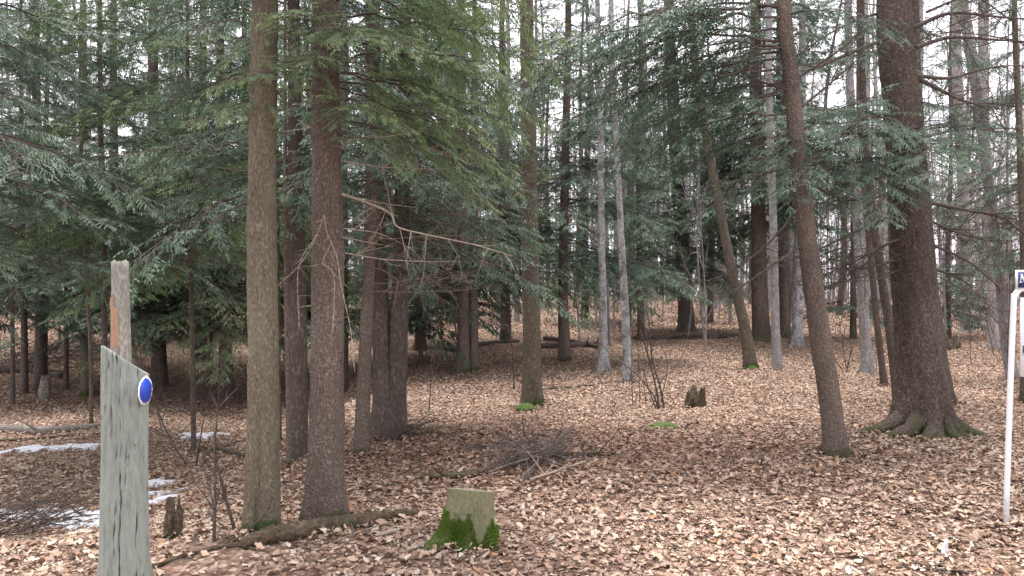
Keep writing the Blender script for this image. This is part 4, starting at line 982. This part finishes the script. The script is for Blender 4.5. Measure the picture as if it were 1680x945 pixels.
# ------------------------------------------------------------------ white sign at the right edge
def bx(mb, c, s, R=None, bev=0.0):
    c = np.asarray(c, float); s = np.asarray(s, float) / 2
    V = np.array([[i, j, k] for i in (-1, 1) for j in (-1, 1) for k in (-1, 1)]) * s
    if R is not None: V = V @ R.T
    mb.add(V + c, [np.array([[0, 1, 3, 2], [4, 6, 7, 5], [0, 4, 5, 1], [2, 3, 7, 6], [0, 2, 6, 4], [1, 5, 7, 3]])])
def build_sign():
    b = gp(1650, 862); Y = float(b[1])
    root = empty('sign_frame', b, 'white metal pole bent at the top, carrying a navy and white sign at right', 'sign')
    c = [at(1650, 870, Y), at(1652, 800, Y), at(1657, 650, Y), at(1663, 500, Y), at(1665, 486, Y), at(1671, 477, Y), at(1682, 474, Y), at(1760, 474, Y), at(1810, 475, Y), at(1820, 485, Y), at(1823, 500, Y), at(1830, 870, Y)]
    P = [c[0]]
    for k in range(1, len(c)): P.append(c[k])
    P = np.array(P) - b; P[0][2] = -.1; P[-1][2] = -.1
    # square-ish tube
    V, fs = tube(curve(P, 160), .0180, 12); mb = MB(); mb.add(V, fs); mb.build('pole', POLE, root, True)
    k = Y / F
    def R_(x0, y0, x1, y1, mat, name, d, th=.006, par=root):
        p0 = at(x0, y0, Y) - b; p1 = at(x1, y1, Y) - b; mb = MB()
        bx(mb, [(p0[0] + p1[0]) / 2, d, (p0[2] + p1[2]) / 2], [abs(p1[0] - p0[0]), th, abs(p1[2] - p0[2])]); return mb.build(name, mat, par)
    hp = R_(1664.5, 443, 1823, 474.5, WHITE, 'header_panel', -.012, .012); R_(1667, 446, 1820, 472, NAVY, 'header_face', -.0205, .004, hp)
    mb = MB()   # letter M, serifed, lettering cut by the edge of the photograph
    def stroke(x0, y0, x1, y1, wpx, d=-.0245):
        p0 = at(x0, y0, Y) - b; p1 = at(x1, y1, Y) - b; dd = p1 - p0; L = math.hypot(dd[0], dd[2]); a_ = math.atan2(dd[2], dd[0])
        Rm = np.array([[math.cos(a_), 0, -math.sin(a_)], [0, 1, 0], [math.sin(a_), 0, math.cos(a_)]])
        bx(mb, [(p0[0] + p1[0]) / 2, d, (p0[2] + p1[2]) / 2], [L, .002, wpx * k], Rm)
    stroke(1670, 463, 1672, 450.5, 1.4); stroke(1672, 450.5, 1676.5, 462.5, 2.6, -.0248); stroke(1676.5, 462.5, 1682, 450.5, 1.3, -.0252); stroke(1682, 450.5, 1682.5, 463, 2.6, -.0256)
    stroke(1668, 463.2, 1673, 463.2, 1.2, -.026); stroke(1669.5, 450.2, 1673, 450.2, 1.2, -.0262); stroke(1680, 463.2, 1685, 463.2, 1.2, -.026)
    mb.build('lettering', WHITE, hp)
    lp = R_(1674, 488, 1815, 618, WHITE, 'hanging_panel', .0, .01); R_(1679, 515, 1810, 549, NAVY, 'panel_face', -.0075, .004, lp)
    mb = MB(); y0, y1 = 568, 578
    stroke(1677.6, y0, 1677.6, y1, 2.0, -.007); stroke(1676, y0, 1684, y0, 1.2, -.0073); stroke(1676, y1, 1684, y1, 1.2, -.0073); stroke(1677.5, 573, 1682, 573, 1.2, -.0073); stroke(1675.5, 581.5, 1686, 581.5, .8, -.0073)
    mb.build('lettering', plain('black_ink', (.02, .02, .025), (.03, .03, .035)), lp)
    mb = MB()
    for x_ in (1700, 1790):
        p = at(x_, 474, Y) - b; p2 = at(x_, 490, Y) - b; V, fs = tube([p, p2], [.003, .003], 6); mb.add(V, fs)
    mb.build('hanger', plain('galvanised_wire', (.3, .3, .3), (.4, .4, .4)), root)
build_sign()

# ------------------------------------------------------------------ mossy stump
def build_stump():
    b = gp(770, 905); b = b + np.array([0, .16, 0]); b[2] = float(H(b[0], b[1])); Y = b[1] - .12
    root = empty('tree_stump', b, 'cut stump with olive bark and bright green moss round its foot', 'stump')
    k = Y / F; n = 96; m = 60; hgt = 88 * k; R0 = 38.5 * k
    a = np.arange(n) * 2 * PI / n
    def lob(a): return (1.15 * np.exp(-((np.angle(np.exp(1j * (a + 2.7)))) / .36) ** 2) + .55 * np.exp(-((np.angle(np.exp(1j * (a + 1.75)))) / .25) ** 2) + .40 * np.exp(-((np.angle(np.exp(1j * (a + .75)))) / .28) ** 2) + .3 * np.exp(-((np.angle(np.exp(1j * (a - 1.2)))) / .5) ** 2))
    V = []
    for i in range(m):
        s = i / (m - 1); h = s * (hgt + .06) - .06
        prof = 1 + .22 * (1 - s) ** 1.5 + 1.0 * lob(a) * np.exp(-max(h, 0) / .085)
        gap = .12 * np.exp(-((np.angle(np.exp(1j * (a + 1.25)))) / .14) ** 2) * math.exp(-max(h, 0) / .09)
        rr = R0 * (prof - gap) * (1 + .025 * vnoise(np.cos(a) * 4, np.sin(a) * 4, h * 6, 3) + .014 * vnoise(np.cos(a) * 14, np.sin(a) * 14, h * 22, 4) + .01 * np.sin(a * 23) * .5)
        tilt = (-.012 * np.cos(a) - .040 * np.sin(a)) * s
        V.append(np.stack([rr * np.cos(a), rr * np.sin(a), h + tilt], -1))
    side = np.concatenate(V); rings = [V[-1]]
    for q in (.94, .75, .5, .25): rr = V[-1] * np.array([q, q, 1]); rr[:, 2] = V[-1][:, 2] * q + hgt * (1 - q) + .004 * (q < .94) * np.sin(a * 5 + q * 9) + .004; rings.append(rr)
    allv = np.vstack([side] + rings[1:] + [np.array([[0, 0, hgt]])])
    M = m + 4; r = np.arange(M - 1)[:, None] * n; i = np.arange(n)[None]; j = (i + 1) % n
    q = np.stack([r + i, r + j, r + n + j, r + n + i], -1).reshape(-1, 4); kk = np.arange(n)
    cap = np.stack([(M - 1) * n + kk, (M - 1) * n + (kk + 1) % n, np.full(n, M * n)], -1)
    mat = bark_mat('stump_bark', (.07, .06, .035), (.20, .19, .11), (.29, .28, .18), lichen=(.155, .165, .085), lich_amt=.5, zs=.35, scale=22, bumpd=.004)
    o = mesh_obj('stump', allv, [q, cap], [mat, CUT], root, smooth=False)
    mi = np.zeros(len(q) + len(cap), np.int32); mi[(m - 1) * n:] = 1; o.data.polygons.foreach_set('material_index', mi)
    # moss: a cushion of tiny tufts
    g = rng(9); N = 42000; aa = g.uniform(-PI, 0.35, N); hh = g.uniform(-.02, hgt * .70, N) ** 1.0
    lim = hgt * (.56 + .16 * vnoise(np.cos(aa) * 4, np.sin(aa) * 4, 0, 8) + .10 * vnoise(np.cos(aa) * 16, np.sin(aa) * 16, hh * 70, 9)); lim = lim - hgt * .55 * np.exp(-((aa + 1.22) / .22) ** 2)
    lim = np.where(aa > -1.2, lim * .82, lim); lim = np.where(aa > -.5, lim - .1 * (aa + .5), lim); keep = hh < lim * (1.12 - .55 * g.uniform(0, 1, N) ** 2); aa, hh = aa[keep], hh[keep]; N = len(aa)
    prof = 1 + .22 * (1 - np.clip((hh + .06) / (hgt + .06), 0, 1)) ** 1.5 + 1.0 * lob(aa) * np.exp(-np.maximum(hh, 0) / .085)
    gap = .12 * np.exp(-((aa + 1.25) / .14) ** 2) * np.exp(-np.maximum(hh, 0) / .09)
    rr = R0 * (prof - gap) + .002 + g.uniform(0, .007, N)
    P = np.stack([rr * np.cos(aa), rr * np.sin(aa), hh], -1)
    D = np.stack([np.cos(aa), np.sin(aa), g.uniform(-.2, .9, N)], -1) + g.normal(0, .5, (N, 3)); D /= np.linalg.norm(D, axis=1, keepdims=True)
    U = np.cross(D, g.normal(0, 1, (N, 3))); U /= np.linalg.norm(U, axis=1, keepdims=True); ln = g.uniform(.006, .013, N)[:, None]
    V = np.stack([P - U * .0022, P + U * .0022, P + D * ln], 1).reshape(-1, 3)
    base_c = np.array([.105, .19, .022]); tn = base_c * g.uniform(.45, 1.5, (N, 1)) * np.array([1, 1, 1]); tn += np.array([.06, .03, 0]) * (g.uniform(0, 1, (N, 1)) < .15)
    mo = mesh_obj('moss', V, [np.arange(N * 3).reshape(-1, 3)], [LEAFM], root, tone=np.repeat(tn, 3, axis=0))
build_stump()

# ------------------------------------------------------------------ logs, fallen sticks, brush
def log(name, label, cat, pix, mat, lift=.35, n=14, m=30, rough=.18, seed=0, stubs=0, group=None, raise_=0.0, absolute=False):
    pts = []; rad = []
    for (px, py, wd) in pix:
        p = gp(px, py); r = wd * .5 / F * p[1]; p = p + np.array([0, r * .6, 0]); p[2] = float(H(p[0], p[1])) + r * lift + raise_; pts.append(p); rad.append(r)
    P = curve(pts, m); cs = np.linspace(0, 1, len(rad)); R = np.interp(np.linspace(0, 1, m), cs, rad)
    b = pts[0].copy(); V, fs = tube(P - b, R, n, True, rough, seed); mb = MB(); mb.add(V, fs)
    o = mb.build(name, mat, None, True); o.location = b; tag(o, label, cat, group)
    if stubs:
        g = rng(seed)
        for k in range(stubs):
            segs = []; i = int(g.integers(2, m - 2)); twiggy(P[i] - b, np.array([g.normal(0, 1), g.normal(0, 1), g.uniform(.1, .8)]), g.uniform(.15, .5), R[i] * .35 + .002, g, 1, segs, .15, nb=2)
            segs_obj('twig', segs, mat, o, (0, 0, 0), 5)
    return o
log('fallen_log', 'rotting mossy log lying at the feet of the two foremost trunks', 'log', [(395, 904, 18), (440, 894, 29), (490, 885, 28), (560, 870, 25), (630, 858, 21), (685, 849, 13)], LOGM, .8, 26, 110, .22, 1)
log('fallen_log', 'long grey log lying on the slope behind the grey post at the left edge', 'log', [(-30, 708, 17), (60, 713, 16), (120, 708, 13), (180, 700, 10), (240, 694, 7)], LOGG, .6, 12, 40, .1, 2, 3)
log('fallen_branch', 'thin branch below the long grey log at left', 'branch', [(-10, 726, 5), (60, 722, 5), (130, 715, 4)], LOGM, .9, 6, 20, .1, 3)
log('fallen_branch', 'dark curved branch running through the central twig heap to the left', 'branch', [(700, 788, 9), (760, 786, 12), (820, 774, 13), (880, 752, 11), (950, 750, 8), (1010, 748, 6)], LOGM, 1.0, 8, 40, .2, 4, 8)
log('fallen_branch', 'dark branch rising behind the central twig heap', 'branch', [(786, 742, 8), (830, 738, 8), (880, 730, 7)], BARK_DARK, 1.2, 8, 20, .2, 5, 8)
log('fallen_branch', 'thin branch lying right of the mossy stump foot', 'branch', [(805, 925, 3), (850, 922, 4), (905, 920, 3)], TWIG, 1, 6, 14, .1, 6)
log('fallen_branch', 'pale short stick beside the mossy log end', 'branch', [(618, 884, 7), (645, 876, 8), (672, 868, 4)], TWIG_PALE, 1, 6, 14, .1, 7)
log('fallen_branch', 'pale broken stick between the log and the stump', 'branch', [(668, 908, 8), (690, 900, 9), (706, 893, 5)], TWIG_PALE, 1, 6, 14, .1, 8)
log('fallen_log', 'dark log lying across the slope behind the thin straight brown trunk', 'log', [(880, 572, 9), (930, 571, 10), (985, 568, 9)], BARK_DARK, .8, 8, 20, .2, 9, 4)
log('fallen_log', 'second dark log crossing just above the first one behind the pale trunks', 'log', [(893, 560, 7), (935, 565, 8), (980, 574, 7)], BARK_DARK, 1.4, 8, 20, .2, 10)
log('fallen_log', 'long dark log lying along the top of the rise', 'log', [(1030, 558, 6), (1100, 557, 8), (1170, 556, 7), (1210, 550, 5)], BARK_DARK, .8, 8, 30, .2, 11, 8)
log('fallen_log', 'dark log in the shade left of the close pair of trunks', 'log', [(680, 572, 8), (740, 578, 9), (800, 566, 7), (850, 562, 6)], BARK_DARK, .8, 8, 24, .2, 12, 4)
log('fallen_branch', 'dark log by the left edge under the low hemlock boughs', 'branch', [(-10, 615, 16), (40, 612, 14), (100, 622, 11)], BARK_DARK, .8, 8, 20, .2, 13, 5)
log('fallen_branch', 'branch lying in leaves in front of the pale trunks', 'branch', [(885, 640, 3), (950, 636, 4), (1000, 628, 3)], TWIG, 1, 6, 16, .1, 14, 3)
log('fallen_branch', 'dark leaning branch on the bank left of the foremost trunks', 'branch', [(330, 770, 5), (350, 740, 6), (400, 752, 5)], TWIG, 1.5, 6, 16, .1, 15, 5)
log('fallen_branch', 'crooked branch on the bare soil at bottom left', 'branch', [(250, 935, 6), (320, 912, 8), (385, 900, 9), (420, 905, 5)], LOGM, .8, 8, 24, .3, 16, 3)
log('fallen_branch', 'thin dark twig at the bottom right edge of the leaves', 'branch', [(1470, 935, 3), (1530, 937, 4), (1600, 945, 3)], TWIG, 1.2, 6, 14, .1, 17, 2)
log('fallen_branch', 'long branch lying across the snow and leaves left of the post', 'branch', [(40, 872, 4), (90, 858, 5), (160, 852, 4)], TWIG, 2.2, 6, 20, .1, 18, 8)

def heap(name, label, px, py, rx, ry, hgt, n, seed, mat, rr=.004, Ls=(.3, .9)):
    b = gp(px, py); g = rng(seed); segs = []
    for k in range(n):
        x_ = b[0] + g.normal(0, rx * .5); y_ = b[1] + g.normal(0, ry * .5); z_ = float(H(x_, y_)) + hgt * g.uniform(0, 1) ** .7 * math.exp(-((x_ - b[0]) / rx) ** 2 - ((y_ - b[1]) / ry) ** 2)
        az = g.uniform(0, 2 * PI) if g.uniform() < .6 else g.normal(.3, .4)
        twiggy(np.array([x_, y_, z_ + .01]), np.array([math.cos(az), math.sin(az), g.normal(.22, .25)]), g.uniform(*Ls), rr * g.uniform(.5, 1.5), g, 1, segs, .10, -.01, 4, .7, .5)
    o = segs_obj(name, segs, mat, None, b, 4); o.location = b; tag(o, label, 'brush', kind=None); return o
heap('brush_heap', 'heap of fine grey-purple twigs in the middle of the leaf floor', 865, 766, .46, .24, .17, 95, 1, TWIG_HEAP, .0042, (.25, .7))
heap('brush_heap', 'pile of dark thin brushwood at the lower left edge', 5, 888, .42, .34, .36, 120, 2, TWIG, .0035, (.3, .9))
heap('brush_heap', 'low scatter of dark twigs at the foot of the twin-stemmed tree', 655, 716, .45, .25, .12, 70, 3, TWIG, .004, (.2, .5))
heap('brush_heap', 'tangle of dark brushwood far left below the hemlock boughs', 60, 600, 2.6, 1.0, .5, 190, 4, TWIG, .007, (.6, 1.6))
heap('brush_heap', 'tangle of brush behind the grey post to its right', 330, 668, 1.3, .6, .35, 90, 5, TWIG, .005, (.4, 1.1))
g = rng(61)
stk = []
for k in range(60):
    px = g.uniform(0, 1680); py = g.uniform(640, 935); b = gp(px, py); segs = []; az = g.uniform(0, PI * 2)
    twiggy(np.array([0, 0, .03]), np.array([math.cos(az), math.sin(az), .02]), g.uniform(.25, .9), g.uniform(.003, .006), g, 1 if k % 2 else 0, segs, .07, 0, 3, .6, .4)
    o = segs_obj('fallen_stick', segs, TWIG if k % 3 else TWIG_PALE, None, (0, 0, 0), 5); o.location = b
    tag(o, ('pale' if k % 3 == 0 else 'dark') + ' dry stick on the ' + ('nearer' if b[1] < 6.5 else 'farther') + ' leaves, ' + zone(b[0], b[1]), 'stick', 'small dry sticks strewn over the leaves')

for k, pix in enumerate(([(800, 790, 4), (850, 775, 6), (905, 752, 4)], [(840, 760, 5), (890, 770, 6), (940, 785, 3)], [(855, 798, 3), (880, 775, 5), (900, 745, 4)], [(825, 770, 4), (870, 758, 5), (930, 765, 4)], [(915, 735, 3), (930, 722, 4), (944, 705, 3)], [(870, 800, 3), (920, 785, 4), (960, 770, 3)])):
    log('fallen_branch', ['bent stick rising to the right across the central twig heap', 'stick slanting down to the right out of the central twig heap', 'steep grey stick crossing the front of the central twig heap', 'level stick lying on top of the central twig heap',
        'short dark stick pointing up behind the central twig heap', 'pale stick in front of the right end of the central twig heap'][k], 'branch', pix, TWIG_HEAP if k < 5 else TWIG_PALE, 3.0, 6, 14, .25, 30 + k, 3, 'sticks lying over the central twig heap', .04)
# leafless shrub of several leaning stems in the middle
def shrub():
    b = gp(1083, 674); Y = b[1]; root = empty('leafless_shrub', b, 'clump of leaning bare stems before the two pale trunks', 'shrub'); g = rng(88)
    for pts, r in (([(1083, 676), (1075, 630), (1062, 580), (1050, 540)], .017), ([(1080, 674), (1072, 648), (1040, 610), (1005, 585), (985, 560)], .012), ([(1090, 672), (1082, 630), (1070, 590), (1066, 540), (1060, 500)], .016),
                   ([(1076, 670), (1062, 630), (1048, 580)], .010), ([(1084, 660), (1095, 600), (1082, 560)], .008), ([(1050, 662), (1048, 610), (1046, 560)], .007), ([(1038, 664), (1036, 600), (1038, 530)], .008),
                   ([(1070, 668), (1085, 625), (1110, 600), (1130, 560)], .008), ([(1060, 662), (1056, 620), (1062, 580)], .007)):
        P = curve([at(x_, y_, Y + .05 * i) for i, (x_, y_) in enumerate(pts)], 14) - b; s = [(P[i], P[i + 1], r * (1 - .7 * i / 14), r * (1 - .7 * (i + 1) / 14)) for i in range(13)]
        for k in range(3): j = int(g.integers(4, 13)); twiggy(P[j], g.normal(0, .5, 3) + np.array([0, 0, .6]), g.uniform(.2, .6), r * .35, g, 1, s, .1, .02, 3)
        segs_obj('stem', s, TWIG, root, (0, 0, 0), 6)
shrub()
def shrub2(px, py, label, hs, seed):
    b = gp(px, py); root = empty('leafless_shrub', b, label, 'shrub'); g = rng(seed)
    for h in hs:
        s = []; twiggy(np.array([g.normal(0, .06), g.normal(0, .06), -.03]), np.array([g.normal(0, .35), g.normal(0, .3), 1]), h, .012, g, 2, s, .06, .01, 5, .7, .4); segs_obj('stem', s, TWIG, root, (0, 0, 0), 5)
shrub2(372, 880, 'leaning bare sapling on the bank between the post and the slim olive-brown trunk', (1.0, .7), 5)
shrub2(1385, 610, 'bare shrub beside the light grey trunk behind the leaning tree', (1.6, 1.3, 1.0), 6)
shrub2(845, 640, 'thin dark stems standing left of the moss-collared trunk', (1.5, 1.2), 7)
shrub2(330, 760, 'bare sapling standing on the bank behind the post', (1.6, 1.0), 8)

# small stumps, root clump, moss cushions
def lump(name, label, cat, px, py, w_, h_, mat, seed, jag=.25, flat=False):
    b = gp(px, py); k = b[1] / F; R = w_ * .5 * k; hh = h_ * k; n = 30; m = 16; V = []; a = np.arange(n) * 2 * PI / n
    for i in range(m):
        s = i / (m - 1)
        if flat: rr = R * math.sqrt(max(0, 1 - s ** 2)) + .001; z = hh * s - .01
        else: rr = R * (1.15 - .35 * s); z = -.05 + (hh + .05) * s
        q = rr * (1 + jag * vnoise(np.cos(a) * 2.2, np.sin(a) * 2.2, s * 2, seed)); zz = z + (jag * hh * 1.3 * vnoise(np.cos(a) * 3, np.sin(a) * 3, 5, seed + 1) * s if not flat else 0)
        V.append(np.stack([q * np.cos(a), q * np.sin(a) * .8, zz + 0 * a], -1))
    if not flat:
        for qf in (.7, .4): rr = V[m - 1] * np.array([qf, qf, 1]); rr[:, 2] = V[m - 1][:, 2] * qf + (hh * .45) * (1 - qf); V.append(rr)
    M = len(V); V = np.vstack(V + [np.array([[0, 0, hh * (.4 if not flat else 1)]])])
    r = np.arange(M - 1)[:, None] * n; i = np.arange(n)[None]; j = (i + 1) % n; q = np.stack([r + i, r + j, r + n + j, r + n + i], -1).reshape(-1, 4); kk = np.arange(n)
    cap = np.stack([(M - 1) * n + kk, (M - 1) * n + (kk + 1) % n, np.full(n, M * n)], -1)
    o = mesh_obj(name, V, [q, cap], [mat], smooth=True); o.location = b; tag(o, label, cat); return o
lump('old_stump', 'small dark rotten stump on the leaves right of the bare shrub', 'stump', 1141, 668, 34, 26, LOGM, 3, .45)
lump('old_stump', 'dark jagged stump chunk at left between the post and the foremost trunks', 'stump', 285, 880, 30, 42, LOGM, 4, .6)
lump('old_stump', 'dark rotten stump on the slope right of the largest tree', 'stump', 1560, 572, 24, 20, LOGM, 5, .5)
lump('old_stump', 'low brown stump at the left beneath the boughs', 'stump', 74, 655, 18, 34, LOGG, 6, .2)
lump('moss_cushion', 'flat green moss cushion on the leaves below the bare shrub', 'moss', 1090, 702, 52, 11, MOSS, 7, .25, True)
lump('moss_cushion', 'bright moss at the left foot of the moss-collared trunk', 'moss', 862, 674, 34, 14, MOSS, 8, .35, True)
lump('moss_cushion', 'small moss cushion against the foot of the left-curving trunk', 'moss', 1233, 606, 18, 7, MOSS, 9, .3, True)
lump('moss_cushion', 'olive moss on the soil mound in front of the slim trunk', 'moss', 300, 920, 60, 5, SOIL, 10, .3, True)

# snow patches
def snow(label, px, py, rx, ry, az, seed):
    b = gp(px, py); g = rng(seed); n = 72; a = np.arange(n) * 2 * PI / n; V = []; sh = .9 + .55 * vnoise(np.cos(a) * 2.2, np.sin(a) * 2.2, 0, seed) + .45 * vnoise(np.cos(a) * 8, np.sin(a) * 8, 0, seed + 1)
    for q, hz in ((1.0, -.008), (.92, .016), (.75, .027), (.45, .034), (.2, .036)):
        X = rx * q * sh * np.cos(a); Yy = ry * q * sh * np.sin(a); xx = X * math.cos(az) - Yy * math.sin(az); yy = X * math.sin(az) + Yy * math.cos(az)
        zz = H(b[0] + xx, b[1] + yy) - b[2] + hz + .014 * vnoise(xx * 11, yy * 11, 0, seed + 2); V.append(np.stack([xx, yy, zz], -1))
    M = len(V); V = np.vstack(V + [V[-1].mean(0)[None]]); r = np.arange(M - 1)[:, None] * n; i = np.arange(n)[None]; j = (i + 1) % n
    q = np.stack([r + i, r + j, r + n + j, r + n + i], -1).reshape(-1, 4); kk = np.arange(n); cap = np.stack([(M - 1) * n + kk, (M - 1) * n + (kk + 1) % n, np.full(n, M * n)], -1)
    o = mesh_obj('snow_patch', V, [q, cap], [SNOW], smooth=True); o.location = b; tag(o, label, 'snow')
snow('strip of old snow on the leaves under the long grey log', 82, 738, .42, .16, .1, 1)
snow('small snow strip between the log and the left side of the post', 130, 734, .26, .12, .1, 11)
snow('broad strip of snow beside the dark brushwood pile', 80, 850, .55, .17, .05, 2)
snow('snow remnant under the twigs just left of the post', 130, 866, .34, .11, .1, 3)
snow('upper slanting snow patch right of the grey post', 256, 795, .22, .13, .9, 4)
snow('lower slanting snow patch right of the grey post', 254, 826, .24, .12, .8, 5)
snow('thin snow streak behind the slim trunk to its left', 325, 716, .32, .15, .1, 6)
snow('middle snow lobe right of the grey post', 262, 812, .20, .11, .5, 8)

# paper scrap
def scrap():
    b = gp(1548, 915); g = rng(5); n = 6; X, Z = np.meshgrid(np.linspace(-.5, .5, n), np.linspace(0, 1, 8))
    V = np.stack([X * .05 * (1 - .4 * Z) + .018 * Z, .02 * np.sin(X * 6) + .012 * vnoise(X * 5, Z * 5, 0, 4), Z * .085], -1).reshape(-1, 3)
    r = np.arange(7)[:, None] * n; c = np.arange(n - 1)[None]; q = np.stack([r + c, r + c + 1, r + n + c + 1, r + n + c], -1).reshape(-1, 4)
    o = mesh_obj('paper_scrap', V, [q], [PAPER], smooth=True); o.location = b + np.array([0, 0, .015]); tag(o, 'crumpled white scrap standing among the leaves near the sign pole', 'litter')
    md = o.modifiers.new('thickness', 'SOLIDIFY'); md.thickness = .001
scrap()
g = rng(71); bx_ = []; by_ = []; bz_ = []
for o in [o for o in bpy.data.objects if o.parent is None and o.type == 'EMPTY' and o.get('category') in ('tree', 'stump', 'post', 'sign') and 2 < o.location[1] < 13]:
    tr = [c for c in o.children if c.name.startswith(('trunk', 'stump'))]
    r0 = 0.05
    if tr:
        co = np.empty(len(tr[0].data.vertices) * 3, np.float32); tr[0].data.vertices.foreach_get('co', co); co = co.reshape(-1, 3); lo = co[np.abs(co[:, 2]) < .08]
        if len(lo): r0 = float(np.percentile(np.hypot(lo[:, 0], lo[:, 1]), 60))
    n = int(60 + 500 * r0); a_ = g.uniform(0, 2 * PI, n); d_ = r0 + np.abs(g.normal(0, .07, n)) - .01
    x_ = o.location[0] + d_ * np.cos(a_); y_ = o.location[1] + d_ * np.sin(a_)
    bx_.append(x_); by_.append(y_); bz_.append(H(x_, y_) + g.uniform(0, .05, n) * np.exp(-(d_ - r0) / .08))
x_ = np.concatenate(bx_); y_ = np.concatenate(by_)
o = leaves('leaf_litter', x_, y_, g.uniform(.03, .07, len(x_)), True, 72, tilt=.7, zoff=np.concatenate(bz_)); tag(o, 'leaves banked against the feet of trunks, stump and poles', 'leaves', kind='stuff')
print('all done', len(bpy.data.objects))
